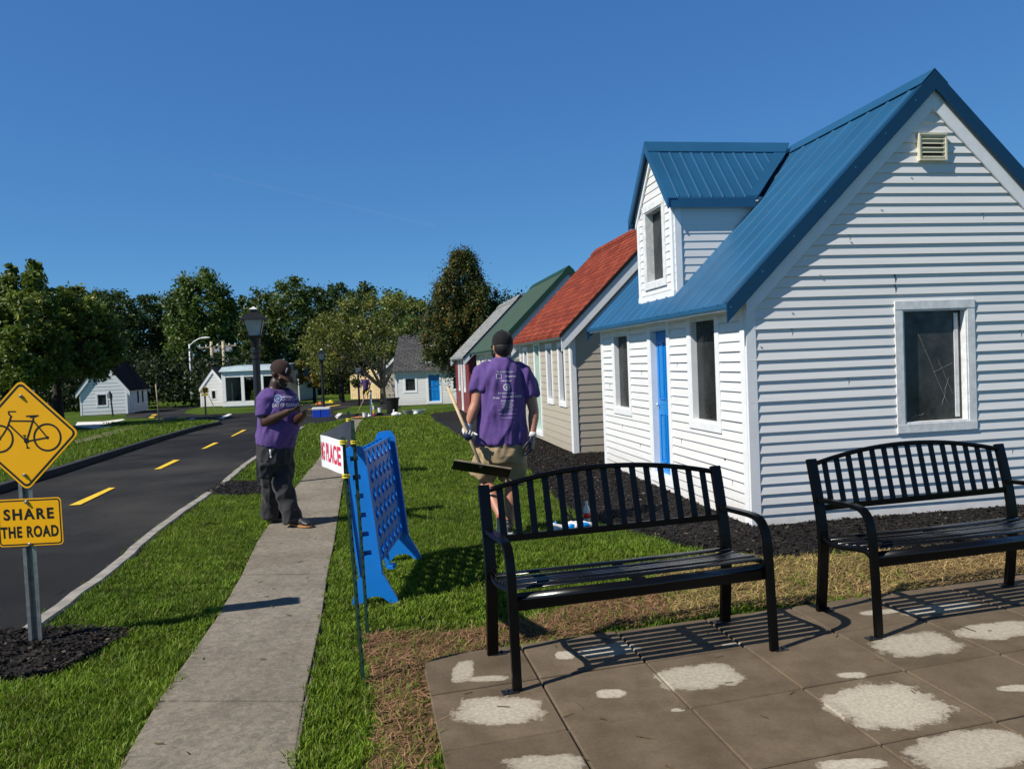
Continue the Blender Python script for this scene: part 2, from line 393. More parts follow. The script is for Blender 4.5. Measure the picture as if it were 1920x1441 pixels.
s = N('lawn_ground'); v = s.coord()
f1 = s.noise(v, .35, 5); f2 = s.noise(v, 6, 6, .7); f3 = s.noise(v, 60, 3, .7)
c = s.mix(s.ramp(f2, [(.3, (.055, .105, .009)), (.7, (.14, .215, .020))]), s.ramp(f1, [(.4, (.6, .7, .5)), (.65, (1.15, 1.1, .9))]), 1.0, 'MULTIPLY')
s.col(s.mix(c, s.ramp(f3, [(.3, (.35, .35, .3)), (.7, (1.3, 1.3, 1.1))]), .8, 'MULTIPLY')); s.bump(s.math('ADD', s.math('MULTIPLY', f2, .5), f3), 1.0, .05); s.set(.9, 0, .15); M['lawn'] = s.m
s = N('asphalt'); v = s.coord(); a = s.noise(v, .5, 6); b_ = s.noise(v, 160, 3, .7); vo = s.n('TexVoronoi', i_Scale=90.0); s.l(v, vo.inputs[0])
mp = s.n('Mapping'); mp.inputs['Rotation'].default_value = (0, 0, R(-12)); mp.inputs['Scale'].default_value = (3, .25, 1); s.l(v, mp.inputs[0]); st = s.noise(mp.outputs[0], 1.6, 6, .65)
c = s.mix(s.ramp(a, [(.35, (.009, .009, .010)), (.68, (.023, .022, .022))]), s.ramp(b_, [(.35, (.6, .6, .6)), (.75, (1.6, 1.6, 1.6))]), .8, 'MULTIPLY')
c = s.mix(c, (.16, .15, .135), s.math('MULTIPLY', s.ramp(st, [(.60, 0.0), (.74, 1.0)]), s.ramp(s.noise(v, 9, 5), [(.45, 0.0), (.65, .4)])))
c = s.mix(c, (.42, .41, .38), s.ramp(vo.outputs['Distance'], [(.03, .5), (.08, 0.0)])); ve = s.n('TexVoronoi', feature='DISTANCE_TO_EDGE', i_Scale=.55); nv = s.n('TexNoise', i_Scale=2.2, i_Detail=6); s.l(v, nv.inputs[0]); mxv = s.n('Mix', data_type='VECTOR'); mxv.inputs[0].default_value = .22; s.l(v, mxv.inputs[4]); s.l(nv.outputs['Color'], mxv.inputs[5]); s.l(mxv.outputs[1], ve.inputs[0])
crk = s.math('MULTIPLY', s.ramp(ve.outputs['Distance'], [(.002, 1.0), (.007, 0.0)]), s.ramp(s.noise(v, .7, 3), [(.48, 0.0), (.56, 1.0)]))
c = s.mix(c, (.004, .004, .004), s.math('MULTIPLY', crk, .85))
c = s.mix(c, (.075, .07, .062), s.math('MULTIPLY', s.ramp(s.noise(v, .28, 4), [(.50, 0.0), (.66, .8)]), s.ramp(b_, [(.35, .3), (.7, 1.0)])))
s.col(c); s.bump(s.math('SUBTRACT', s.math('ADD', b_, vo.outputs['Distance']), crk), .6, .006); s.set(.85, 0, .2); M['asphalt'] = s.m
s = N('sidewalk_concrete'); v = s.coord(); a = s.noise(v, 1.3, 6, .6); b_ = s.noise(v, 26, 7, .78, .8); d_ = s.noise(v, 260, 2, .7)
c = s.mix(s.ramp(a, [(.3, (.185, .16, .128)), (.7, (.30, .265, .215))]), s.ramp(b_, [(.38, (.60, .60, .61)), (.62, (1.18, 1.17, 1.13))]), .9, 'MULTIPLY')
s.col(s.mix(c, s.ramp(d_, [(.35, (.6, .6, .6)), (.65, (1.2, 1.2, 1.2))]), .5, 'MULTIPLY')); s.bump(s.math('ADD', b_, d_), .5, .006); s.set(.9, 0, .2); M['sidewalk'] = s.m
M['kerb'] = simple('kerb_concrete', (.27, .25, .22), .9, var=.3, scale=9, bump=.5)
M['blackkerb'] = simple('shaded_kerb', (.03, .03, .032), .8, var=.4, scale=12, bump=.8)  # near-black colour holds the shade on the kerb's road side
M['paint_yellow'] = simple('yellow_road_paint', (.80, .52, .02), .7, var=.2, scale=14, bump=.5, bscale=160)
M['pad'] = simple('pale_concrete_pad', (.72, .70, .66), .85, var=.08)

gnd = sheet('ground', [[(-400, -30), (400, -30), (400, 700), (-400, 700)]], M['lawn'], 0)
RIGHT_EDGE = [(-330, 1500), (-160, 1345), (0, 1212), (60, 1169), (192, 1075), (270, 1007), (335, 960), (410, 910), (455, 872), (520, 829), (565, 801)]
KERB_BASE = [(-420, 1040), (-200, 980), (0, 925), (107, 891), (200, 860), (300, 827), (380, 803), (410, 797)]
road = px(RIGHT_EDGE) + px([(590, 790), (628, 788), (660, 785), (700, 783), (738, 779), (738, 775), (690, 775), (640, 775), (616, 772), (575, 769), (500, 771), (440, 776), (410, 786)]) + px(KERB_BASE[::-1])
leftroad = px([(412, 795), (440, 775), (400, 779), (372, 777), (345, 775), (352, 768), (384, 761), (384, 757), (330, 762), (270, 770), (236, 777), (236, 783), (290, 784), (345, 783), (380, 788)])
rightroad = px([(560, 772), (618, 773), (660, 762), (712, 754), (760, 750), (760, 746), (700, 747), (650, 751), (600, 758), (560, 766)])
sheet('road', [road], M['asphalt'], .004); sheet('side_road', [leftroad], M['asphalt'], .0065); sheet('cross_road', [rightroad], M['asphalt'], .009)
def strip_kerb(name, pts, wd, h, mat, side=1, z0=-.05):
    mb = MB(); P = [Vector((p[0], p[1], 0)) for p in pts]; rows = []
    for i, p in enumerate(P):
        t = (P[min(i+1, len(P)-1)]-P[max(i-1, 0)]).normalized(); nn = Vector((-t.y, t.x, 0))*side
        z = gz(p.y); b = .012
        rows.append([p+Vector((0, 0, z+z0)), p+Vector((0, 0, z+h-b)), p+nn*b+Vector((0, 0, z+h)), p+nn*(wd-b)+Vector((0, 0, z+h)), p+nn*wd+Vector((0, 0, z+h-b)), p+nn*wd+Vector((0, 0, z+z0))])
    vs = [v for r in rows for v in r]; n = 6
    fs = [(i*n+k, i*n+k+1, (i+1)*n+k+1, (i+1)*n+k) for i in range(len(rows)-1) for k in range(n-1)]
    mb.add(vs, fs); o = mb.build(name, mat); o['kind'] = 'structure'; return o
def resample(P, d):
    out = [Vector(P[0])]
    for a, b in zip(P[:-1], P[1:]):
        a, b = Vector(a), Vector(b); n = max(1, int((b-a).length/d)); out += [a+(b-a)*(i+1)/n for i in range(n)]
    return out
re_ = resample([(x, y) for x, y in px(RIGHT_EDGE)], .25)
re_ = [p + Vector((noise.noise(Vector((p.x*3, p.y*3, 0)))*.02, 0)) for p in re_]
strip_kerb('flush_curb', [tuple(p) for p in re_], .11, .03, M['kerb'], -1)
kb = px(KERB_BASE)
kx = G(410, 797); kb_ext = [tuple(p) for p in resample(kb, .4)] + [(kx.x-.25, kx.y+.9), (kx.x-.9, kx.y+1.6), (kx.x-2.2, kx.y+2.3)]
strip_kerb('raised_curb', kb_ext, .14, .115, M['blackkerb'], 1)
# raised lawn behind the kerb
rl = []
for i, p in enumerate(kb_ext):
    a = Vector(kb_ext[max(i-1, 0)]); b = Vector(kb_ext[min(i+1, len(kb_ext)-1)]); t = (b-a).normalized(); rl.append((p[0]-t.y*.13, p[1]+t.x*.13))
mbl = MB(); rows = []
for p in rl:
    z = gz(p[1]); rows.append([Vector((p[0], p[1], z+.098)), Vector((p[0]-1.3, p[1]+.3, z+.105)), Vector((p[0]-2.6, p[1]+.6, z+.05)), Vector((p[0]-3.6, p[1]+.9, z-.02))])
mbl.add([v for r in rows for v in r], [(i*4+k, i*4+k+1, (i+1)*4+k+1, (i+1)*4+k) for i in range(len(rows)-1) for k in range(3)])
o = mbl.build('lawn_bank', M['lawn'], smooth=True); o['kind'] = 'structure'
BANK = [(p[0], p[1]) for p in rl] + [(p[0]-3.4, p[1]+.85) for p in rl[::-1]]
# centre line dashes, paint, pads
for n_, q in enumerate([[(129, 949), (151, 947.5), (216, 915.5), (205, 915.5)], [(289, 881), (301, 880), (337, 863), (326, 863)], [(377.5, 842.5), (386, 841), (410, 830.5), (401, 830.5)], [(432, 819), (437.5, 818), (462.5, 806), (455, 806.5)],
        [(278, 783.5), (287, 783.5), (291, 781), (282, 781)], [(282, 779), (291, 779), (296, 777), (287, 777)], [(575, 768), (590, 767), (640, 759), (634, 759)], [(-90, 1035), (-40, 1030), (20, 998), (-20, 998)]]):
    pl = px(q); o = sheet('road_dash', [pl], M['paint_yellow'], .014)
for q in ([(344, 789.5), (351, 790), (368, 784.5), (360, 784.5)], [(409, 785), (419, 785), (436, 776), (428, 776)], [(624, 785), (632, 785), (642, 775), (634, 775)]):
    sheet('white_road_line', [px(q)], M['concrete_line'], .016)
sheet('concrete_pad', [px([(140, 800), (180, 804), (190, 797), (235, 787), (229, 785.5), (195, 790), (145, 791.5)]), px([(180, 803), (186, 799.5), (275, 798), (262, 801)])], M['pad'], .012)
sheet('far_path', [px([(140, 834), (142, 841), (200, 826), (262, 806), (330, 789.5), (338, 786), (322, 787), (255, 801), (195, 820)])], M['sidewalk'], .125)
# sidewalk slabs
JL = [(0, 1.2), (0, 0)]
SWL = px([(120, 1620), (220, 1441), (290, 1321), (422, 1169), (453, 1077), (482, 1015), (520, 960), (560, 905), (592, 866), (612, 838), (630, 812), (642, 797), (652, 786)], .02)
SWR = px([(520, 1620), (550, 1441), (572, 1291), (604, 1152), (615, 1067), (628, 1008), (636, 950), (644, 900), (651, 862), (657, 836), (666, 811), (672, 796), (680, 785)], .02)
SWL[3] = tuple(G(395, 1175, .02)[:2])
def lerp(a, b, t): return (a[0]+(b[0]-a[0])*t, a[1]+(b[1]-a[1])*t)
sw = MB(); joints = [0, 1]
def edge_at(P, y):
    for a, b in zip(P[:-1], P[1:]):
        if a[1] <= y <= b[1]: return lerp(a, b, (y-a[1])/(b[1]-a[1]+1e-9))
    return P[-1]
ys = [1.9, 2.8]; k = 3.62
while k < 26.6: ys.append(k); k += 1.12
for a, b in zip(ys[:-1], ys[1:]):
    gap = .009; y0, y1 = a+gap, b-gap; sk = .07
    l0, l1 = edge_at(SWL, y0), edge_at(SWL, y1); r0, r1 = edge_at(SWR, y0-sk), edge_at(SWR, y1-sk)
    zz = .020+random.uniform(-.003, .003); q = [(l0[0], l0[1]), (r0[0], r0[1]), (r1[0], r1[1]), (l1[0], l1[1])]
    top = [Vector((x, y, gz(y)+zz)) for x, y in q]; bot = [Vector((x, y, gz(y)-.05)) for x, y in q]
    sw.hexa(bot+top)
o = sw.build('sidewalk', M['sidewalk'], bevel=.006); o['kind'] = 'structure'
SIDEWALK = SWL + SWR[::-1]

# ------------------------------------------------------------ patio
PZ = .03; kf = (1.55-PZ)/1.55
PO = np.array([.079, 3.918])*(1.55/1.62)*kf; PI_ = np.array([.548, .15])*kf; PJ = np.array([.104, -.532])*kf
def pav(i, j): q = PO + PI_*i + PJ*j; return Vector((q[0], q[1], 0))
s = N('patio_pavers'); v = s.coord(); att = s.n('Attribute', attribute_name='Col')
a = s.noise(v, 5, 6, .6); b_ = s.noise(v, 420, 2, .7); g_ = s.noise(v, 60, 5, .7)
wet = s.mix(s.ramp(a, [(.3, (.098, .071, .045)), (.7, (.165, .124, .080))]), s.ramp(g_, [(.3, (.8, .8, .8)), (.7, (1.15, 1.15, 1.15))]), .8, 'MULTIPLY')
dry = s.mix(s.ramp(g_, [(.32, (.31, .27, .205)), (.68, (.50, .45, .36))]), (.85, .85, .85), 0.0, 'MULTIPLY')
patches = [((-.27, 4.13), 0, .21, .035), ((-.40, 4.03), 0, .05, .13)]
def pcell(x, y, rx, ry, rot=0): g = G(x, y, PZ); return ((g.x, g.y), rot, rx, ry)
PATCH = [pcell(868, 1258, .055, .14), pcell(912, 1272, .11, .035), pcell(938, 1330, .19, .135), pcell(1145, 1299, .072, .045), pcell(1312, 1267, .21, .14, R(15)), pcell(1060, 1228, .05, .06), pcell(1140, 1218, .17, .08, R(15)), pcell(1372, 1206, .06, .02, R(15)),
         pcell(1660, 1320, .25, .20, R(15)), pcell(1597, 1265, .07, .03), pcell(1720, 1207, .24, .15, R(15)), pcell(1650, 1146, .13, .04, R(10)), pcell(1872, 1180, .24, .11, R(15)), pcell(1830, 1405, .26, .13, R(15)), pcell(1905, 1290, .09, .035), pcell(1020, 1432, .17, .07), pcell(1600, 1432, .12, .04), pcell(1270, 1330, .03, .02),
         pcell(1760, 1140, .25, .07, R(14)), (( .15, 2.55), 0, .2, .1), ((1.1, 2.4), 0, .25, .14), ((2.3, 2.6), 0, .22, .15), ((-.1, 2.1), 0, .2, .14)]
acc = None
dn = s.noise(v, 11, 8, .62)
for (cx, cy), rot, rx, ry in PATCH:
    mp = s.n('Mapping', vector_type='TEXTURE'); mp.inputs['Location'].default_value = (cx, cy, 0); mp.inputs['Rotation'].default_value = (0, 0, rot); mp.inputs['Scale'].default_value = (rx, ry, 1e3)
    s.l(v, mp.inputs[0]); sp_ = s.n('SeparateXYZ'); s.l(mp.outputs[0], sp_.inputs[0]); pw_ = [s.math('POWER', s.math('ABSOLUTE', sp_.outputs[q]), 2.8) for q in (0, 1)]; val = s.math('POWER', s.math('ADD', *pw_), 1/2.8); acc = val if acc is None else s.math('MINIMUM', acc, val)
acc = s.math('ADD', acc, s.math('MULTIPLY', s.math('SUBTRACT', dn, .5), 1.0)); acc = s.math('ADD', acc, s.math('MULTIPLY', s.math('SUBTRACT', s.noise(v, 90, 5, .75), .5), .45))
fac = s.ramp(acc, [(.64, 1.0), (.90, .78), (1.0, .30), (1.10, 0.0)])
c = s.mix(wet, dry, fac); c = s.mix(c, att.outputs['Color'], 1.0, 'MULTIPLY')
vo = s.n('TexVoronoi', i_Scale=120.0); s.l(v, vo.inputs[0]); c = s.mix(c, (.6, .55, .45), s.ramp(vo.outputs['Distance'], [(.02, .7), (.09, 0.0)]))
c = s.mix(c, (.06, .045, .03), s.ramp(b_, [(.72, 0.0), (.8, .8)]))
s.col(c); s.bump(s.math('ADD', b_, g_), .35, .003); s.l(s.ramp(fac, [(0, .72), (1, .92)]), s.b.inputs['Roughness']); s.b.inputs['Specular IOR Level'].default_value = .3; M['paver'] = s.m
M['paverbase'] = simple('joint_sand', (.05, .04, .03), .95, var=.4, scale=60)
mb = MB(); cols = []
for i in range(-1, 8):
    for j in range(-1, 6):
        a_, b2, c2, d2 = pav(i, j), pav(i+1, j), pav(i+1, j+1), pav(i, j+1)
        # first column is narrower: its outer edge is the patio's left edge
        if i == -1: a_ = pav(-.03-.93, j); d2 = pav(-.03-.93, j+1)
        if j == -1: a_ = a_.lerp(d2, .12); b2 = b2.lerp(c2, .12)
        g = .005; ce = (a_+b2+c2+d2)/4; q = [p + (ce-p).normalized()*g*1.4 for p in (d2, c2, b2, a_)]
        z = PZ+random.uniform(-.002, .002); tx, ty = random.uniform(-.004, .004), random.uniform(-.004, .004)
        if i == -1 and j == -1:              # rounded outer corner
            A, B, Cc, D = q; arc = [D.lerp(Cc, .30), D.lerp(Cc, .13)+(A-D)*.05, D.lerp(A, .14)+(Cc-D)*.03, D.lerp(A, .32)]
            poly = [A, B, Cc]+arc
        else: poly = q
        k0 = len(mb.f); mb.prism([p + Vector((0, 0, -.03)) for p in poly], (0, 0, z+.03)); cols += [random.uniform(.86, 1.1)]*(len(mb.f)-k0)
me_cols = cols
pt = mb.build('patio', M['paver'], bevel=0); pt['kind'] = 'structure'
ca = pt.data.color_attributes.new('Col', 'FLOAT_COLOR', 'CORNER')
for p, cc in zip(pt.data.polygons, me_cols):
    for li in p.loop_indices: ca.data[li].color = (cc, cc*random.uniform(.99, 1.01), cc, 1)
do_bevel(pt.data, .005, 1)
PATIO = [tuple(pav(-.96, -.85)[:2]), tuple(pav(8, -.88)[:2]), tuple(pav(8, 6)[:2]), tuple(pav(-.96, 6)[:2])]
sheet('patio_bed', [[tuple(pav(-.93, -.62)[:2]), tuple(pav(-.6, -.84)[:2]), tuple(pav(7.98, -.84)[:2]), tuple(pav(7.98, 5.98)[:2]), tuple(pav(-.93, 5.98)[:2])]], M['paverbase'], PZ-.014)

# ------------------------------------------------------------ mulch, straw, grass
HB = math.atan2(.168, .986); HD = Vector((math.cos(HB), math.sin(HB), 0)); HV = Vector((-math.sin(HB), math.cos(HB), 0))
H1 = G(1412, 992); H2 = G(1078, 853); H3 = Vector((-.29, 19.3, -.10)); H4 = Vector((-1.43, 26.0, -.196))
BED = px([(805, 777), (812, 788), (835, 800), (868, 822), (905, 850), (960, 873), (994, 884), (1018, 905), (1040, 935), (1085, 965), (1170, 992), (1230, 1010), (1279, 1026), (1342, 1037), (1447, 1050), (1560, 1040), (1700, 1032), (1920, 1015)]) + [(7, 7.0), (7, 14), (2.5, 30), (-1, 31)] + px([(850, 771)])
SIGNBED = px([(-150, 1215), (0, 1190), (40, 1186), (130, 1182), (240, 1188), (238, 1200), (190, 1225), (120, 1260), (40, 1282), (0, 1285), (-160, 1300)])
LAMPBED = px([(385, 926), (410, 908), (450, 904), (510, 906), (512, 922), (480, 928), (430, 930)])
LAMP2BED = px([(562, 790), (585, 783), (612, 781), (634, 783), (628, 790), (590, 795)])
TREEBED = px([(690, 764), (715, 758), (750, 757), (752, 766), (715, 768)])
STRAW = [px([(668, 1195), (720, 1182), (800, 1190), (900, 1180), (1000, 1160), (1120, 1120), (1225, 1085), (1240, 1060), (1290, 1050), (1342, 1037), (1447, 1048), (1560, 1038), (1700, 1030), (2100, 1000), (2200, 1060), (1920, 1100), (1440, 1140), (1144, 1185), (985, 1212), (800, 1262), (812, 1310), (830, 1415), (845, 1600), (700, 1600), (700, 1441), (705, 1340), (690, 1250)])]
HFOOT = [[tuple((h+HD*a+HV*b)[:2]) for a, b in ((-.02, -.02), (3.72, -.02), (3.72, 4.55), (-.02, 4.55))] for h in (H1, H2, H3, H4)]
def np_mesh(name, V, F, mat, cols=None, kind=None, smooth=False):
    me = bpy.data.meshes.new(name); n = len(V); k = F.shape[1]
    me.vertices.add(n); me.vertices.foreach_set('co', V.astype(np.float32).ravel())
    me.loops.add(F.size); me.loops.foreach_set('vertex_index', F.astype(np.int32).ravel())
    me.polygons.add(len(F)); me.polygons.foreach_set('loop_start', np.arange(0, F.size, k, dtype=np.int32))
    me.polygons.foreach_set('loop_total', np.full(len(F), k, dtype=np.int32)); me.update(calc_edges=True)
    if smooth: me.polygons.foreach_set('use_smooth', np.ones(len(F), bool))
    me.materials.append(mat)
    if cols is not None:
        ca = me.color_attributes.new('Col', 'FLOAT_COLOR', 'POINT'); c4 = np.ones((n, 4), np.float32); c4[:, :3] = cols; ca.data.foreach_set('color', c4.ravel())
    o = bpy.data.objects.new(name, me); C.objects.link(o)
    if kind: o['kind'] = kind
    return o
rng = np.random.default_rng(3)
gzv = lambda y: np.where(y < 12, 0, -SL*(np.minimum(y, 90)-12))
def nz(x, y, s_, k=0):    # cheap smooth noise -1..1
    r = 0
    for i, (a, b, c) in enumerate(((1, .7, 0), (-.6, 1.1, 2), (1.7, -.4, 4), (.3, -1.9, 1), (2.3, 1.4, 3.3))): r = r + np.sin((x*a+y*b)*s_*(1+.37*i)+c+k*1.7+1.3*np.sin((y*a-x*b)*s_*.6+k))/(1+.25*i)
    return r/3.2
M['mulch'] = (lambda s: (s.col(s.ramp(s.noise(s.coord(), 55, 5, .75), [(.35, (.006, .005, .0045)), (.72, (.032, .022, .017))])), s.bump(s.noise(s.coord(), 40, 5, .8), 1.0, .03), s.set(.85, 0, .2).m)[-1])(N('mulch'))
M['chips'] = attr_mat('mulch_chips', .75); M['strawm'] = attr_mat('straw', .8); M['grassm'] = attr_mat('grass_blades', .6, .32, .3)
def sample(poly, dens, pad=0):
    P = np.array(poly); x0, y0 = P.min(0)-pad; x1, y1 = P.max(0)+pad; y0 = max(y0, 1.2); x0 = max(x0, -30); x1 = min(x1, 30)
    n = int((x1-x0)*(y1-y0)*dens); x = rng.uniform(x0, x1, n); y = rng.uniform(y0, y1, n); m = inpoly(x, y, poly); return x[m], y[m]
def mulch_bed(name, poly, cell, hgt, dens, label=None, ymax=99):
    P = np.array(poly); x0, y0 = P.min(0); x1, y1 = P.max(0); y1 = min(y1, ymax)
    nx = int((x1-x0)/cell)+2; ny = int((y1-y0)/cell)+2
    X, Y = np.meshgrid(x0+np.arange(nx)*cell, y0+np.arange(ny)*cell)
    ins = inpoly(X, Y, poly)
    e = ins.astype(float); e2 = e.copy()
    for _ in range(3): e2[1:-1, 1:-1] = (e2[1:-1, 1:-1]+e2[:-2, 1:-1]+e2[2:, 1:-1]+e2[1:-1, :-2]+e2[1:-1, 2:])/5
    Z = gzv(Y) + hgt*(e2-.5)*1.6 + .010*nz(X, Y, 14)+.006*nz(X, Y, 41, 2)*1.0
    idx = np.arange(nx*ny).reshape(ny, nx); q = ins[:-1, :-1] | ins[1:, :-1] | ins[:-1, 1:] | ins[1:, 1:]
    F = np.stack([idx[:-1, :-1][q], idx[:-1, 1:][q], idx[1:, 1:][q], idx[1:, :-1][q]], 1)
    V = np.stack([X.ravel(), Y.ravel(), Z.ravel()], 1)
    used = np.unique(F); mp_ = np.zeros(len(V), int); mp_[used] = np.arange(len(used)); V = V[used]; F = mp_[F]
    x, y = sample(poly, dens); m = y < min(ymax, 16); x, y = x[m], y[m]; n = len(x)
    if n:   # chips: slivers lying about
        a = rng.uniform(0, 2*np.pi, n); L = rng.uniform(.012, .05, n); wd = rng.uniform(.004, .011, n); tl = rng.uniform(-.35, .35, n)
        d = np.stack([np.cos(a), np.sin(a), tl], 1); sd = np.stack([-np.sin(a), np.cos(a), rng.uniform(-.5, .5, n)], 1)
        z = gzv(y)+hgt*.8+.012*nz(x, y, 14)+rng.uniform(-.002, .014, n); c = np.stack([x, y, z], 1)
        v4 = np.stack([c-d*L[:, None]/2, c+sd*wd[:, None], c+d*L[:, None]/2, c-sd*wd[:, None]+[0, 0, .004]], 1).reshape(-1, 3)
        F2 = np.arange(4*n).reshape(n, 4)+len(V); base = rng.uniform(.3, 1.7, n)**1.5
        col = np.stack([.014*base, .0105*base, .0085*base], 1); light = rng.random(n) < .02; col[light] = [.16, .12, .08]
        V = np.concatenate([V, v4]); F = np.concatenate([F, F2]); cols = np.concatenate([np.full((len(V)-4*n, 3), .008), np.repeat(col, 4, 0)])
    else: cols = np.full((len(V), 3), .012)
    o = np_mesh(name, V, F, M['chips'], cols, 'stuff'); o['label'] = label; return o
mulch_bed('mulch', BED, .05, .035, 2600, 'dark brown bark mulch bed running in front of the row of small houses', 32)
mulch_bed('mulch', SIGNBED, .03, .04, 6000, 'black mulch patch around the yellow bicycle sign post')
mulch_bed('mulch', LAMPBED, .04, .04, 2500, 'dark mulch ring around the near lamp post')
mulch_bed('mulch', LAMP2BED, .08, .05, 0, 'dark mulch ring around the far lamp post', 60)
mulch_bed('mulch', TREEBED, .10, .05, 0, 'dark mulch under the spreading tree and bin', 60)

GAPS = [road, SIDEWALK, PATIO]
def blades(name, x, y, z, h, wd, col, lean=.5, seg=2, flat=0):
    n = len(x); a = rng.uniform(0, 2*np.pi, n); la = rng.uniform(0, 2*np.pi, n); ln = rng.uniform(.1, 1, n)*lean
    s_ = np.stack([np.cos(a), np.sin(a), np.zeros(n)], 1)*wd[:, None]; l_ = np.stack([np.cos(la), np.sin(la), np.zeros(n)], 1)*(ln*h)[:, None]
    b = np.stack([x, y, z], 1); up = np.zeros((n, 3)); up[:, 2] = h*(1-flat)
    if seg == 1:
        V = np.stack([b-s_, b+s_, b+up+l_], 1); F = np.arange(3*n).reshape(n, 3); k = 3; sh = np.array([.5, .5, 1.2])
    else:
        m = b+up*.6+l_*.35; V = np.stack([b-s_*.8, b+s_*.8, m+s_, m-s_, b+up*.96+l_, ], 1); q = np.arange(n)[:, None]*5
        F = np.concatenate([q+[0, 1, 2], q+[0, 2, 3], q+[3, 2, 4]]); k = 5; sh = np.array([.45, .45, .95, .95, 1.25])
    c = col[:, None, :]*sh[None, :, None]  # roots darker, tips lighter: shade between blades is put into the colour
    return V.reshape(-1, 3), F, c.reshape(-1, 3)
def grass_cols(x, y, yellow=0.0):
    n = len(x); g = rng.uniform(0, 1, n); p = nz(x, y, .9)*.5+.5; t = np.clip(g*.6+p*.4, 0, 1)[:, None]
    c = np.array([.055, .122, .009])*(1-t)+np.array([.235, .335, .026])*t
    c *= np.clip(1+.30*nz(x, y, 5, 3)+.28*nz(x, y, 17, 4), .35, 1.8)[:, None]
    dry = rng.random(n) < (.03+yellow+.05*(nz(x, y, 2.1, 5) > .45)); c[dry] = np.array([.33, .26, .11])*rng.uniform(.6, 1.2, (dry.sum(), 1))
    return c
re2_ = [(p[0]+.0, p[1]) for p in re_]; CURBZ = re2_+[(p[0]+.115, p[1]-.0) for p in re2_[::-1]]
def free(x, y, extra=()):
    m = np.ones(len(x), bool)
    wob = .055*nz(x, y, 9, 1); wy = .05*nz(x, y, 8, 4)
    m &= ~inpoly(x, y, CURBZ)
    for P in [road, px([(560, 772), (618, 773), (660, 762), (712, 754), (760, 750), (760, 746), (700, 747), (650, 751), (600, 758), (560, 766)]), leftroad, SIDEWALK, PATIO, BED, SIGNBED, LAMPBED, LAMP2BED]+HFOOT+list(extra): m &= ~inpoly(x+wob, y+wy, P)
    return m
def straw_w(x, y):
    m = np.zeros(len(x), bool)
    for P in STRAW: m |= inpoly(x+.09*nz(x, y, 6, 2), y+.09*nz(x, y, 7, 6), P)
    return m
allV, allF3, allC = [], [], []; off = 0
def bands(x0, x1, y0, y1, dens, h, wd, seg, lean, keep=None, zoff=0):
    global off
    n = int((x1-x0)*(y1-y0)*dens); x = rng.uniform(x0, x1, n); y = rng.uniform(y0, y1, n)
    m = (np.abs(x) < y*.70+.7); x, y = x[m], y[m]
    m = free(x, y); m &= (keep(x, y) if keep is not None else ~straw_w(x, y) | (rng.random(len(x)) < .22)); x, y = x[m], y[m]; n = len(x)
    clump = np.clip(1+.45*nz(x, y, 7, 1)+.35*nz(x, y, 23, 2), .35, 1.9)
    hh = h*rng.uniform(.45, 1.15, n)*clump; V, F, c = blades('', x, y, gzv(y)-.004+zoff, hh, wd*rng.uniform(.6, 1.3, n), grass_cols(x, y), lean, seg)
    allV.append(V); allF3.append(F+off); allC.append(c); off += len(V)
bands(-3.6, 0.6, 2.2, 4.2, 14000, .043, .0025, 2, 1.0)
bands(-3.8, 2.6, 4.2, 6.5, 9500, .039, .0029, 2, 1.0)
bands(-5.4, 2.0, 6.5, 10, 5200, .040, .0042, 1, 1.0)
bands(-7, 1.5, 10, 16, 1500, .048, .0085, 1, .8)
bands(-11, 2, 16, 30, 420, .06, .018, 1, .8)
bands(-3.8, 2.4, 2.2, 7, 650, .022, .011, 1, 2.0)
bands(-5, 2, 7, 12, 260, .026, .016, 1, 2.0)
def bankz(x, y): return inpoly(x, y, BANK)
x, y = sample(BANK, 420); m = y < 31; x, y = x[m], y[m]; n = len(x)
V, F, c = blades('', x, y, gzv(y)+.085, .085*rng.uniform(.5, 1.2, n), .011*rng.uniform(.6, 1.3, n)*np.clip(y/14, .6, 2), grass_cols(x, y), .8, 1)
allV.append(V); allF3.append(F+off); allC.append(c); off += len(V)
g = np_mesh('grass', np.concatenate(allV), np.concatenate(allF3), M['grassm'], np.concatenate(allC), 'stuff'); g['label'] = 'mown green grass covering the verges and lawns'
# straw / dead grass lying flat
xs, ys_ = [], []
for P in STRAW:
    x, y = sample(P, 5200, .1); m = free(x, y) & straw_w(x, y); xs.append(x[m]); ys_.append(y[m])
x = np.concatenate(xs); y = np.concatenate(ys_); n = len(x)
ln_ = rng.uniform(.025, .085, n); a = rng.uniform(0, 2*np.pi, n)
d = np.stack([np.cos(a), np.sin(a), rng.uniform(-.1, .45, n)], 1)*ln_[:, None]; sd = np.stack([-np.sin(a), np.cos(a), rng.uniform(-.3, .3, n)], 1)*rng.uniform(.0012, .003, n)[:, None]
c0 = np.stack([x, y, .004+rng.uniform(0, .022, n)], 1); V = np.stack([c0-sd, c0+sd, c0+d*.6+sd, c0+d], 1).reshape(-1, 3)
red = (x < .9)[:, None]; t = rng.uniform(.45, 1.25, n)[:, None]
cc = np.where(red, np.array([.26, .145, .075]), np.array([.36, .25, .10]))*t*(1+.25*nz(x, y, 6, 2))[:, None]
o = np_mesh('dry_grass', V, np.arange(4*n).reshape(n, 4), M['strawm'], np.repeat(cc, 4, 0), 'stuff'); o['label'] = 'dead brown straw and clippings between lawn and patio'
M['strawbase'] = (lambda s: (s.col(s.ramp(s.noise(s.coord(), 30, 5, .7), [(.3, (.06, .035, .02)), (.7, (.24, .16, .075))])), s.bump(s.noise(s.coord(), 60, 4, .8), 1.0, .02), s.set(.95, 0, .1).m)[-1])(N('bare_soil'))
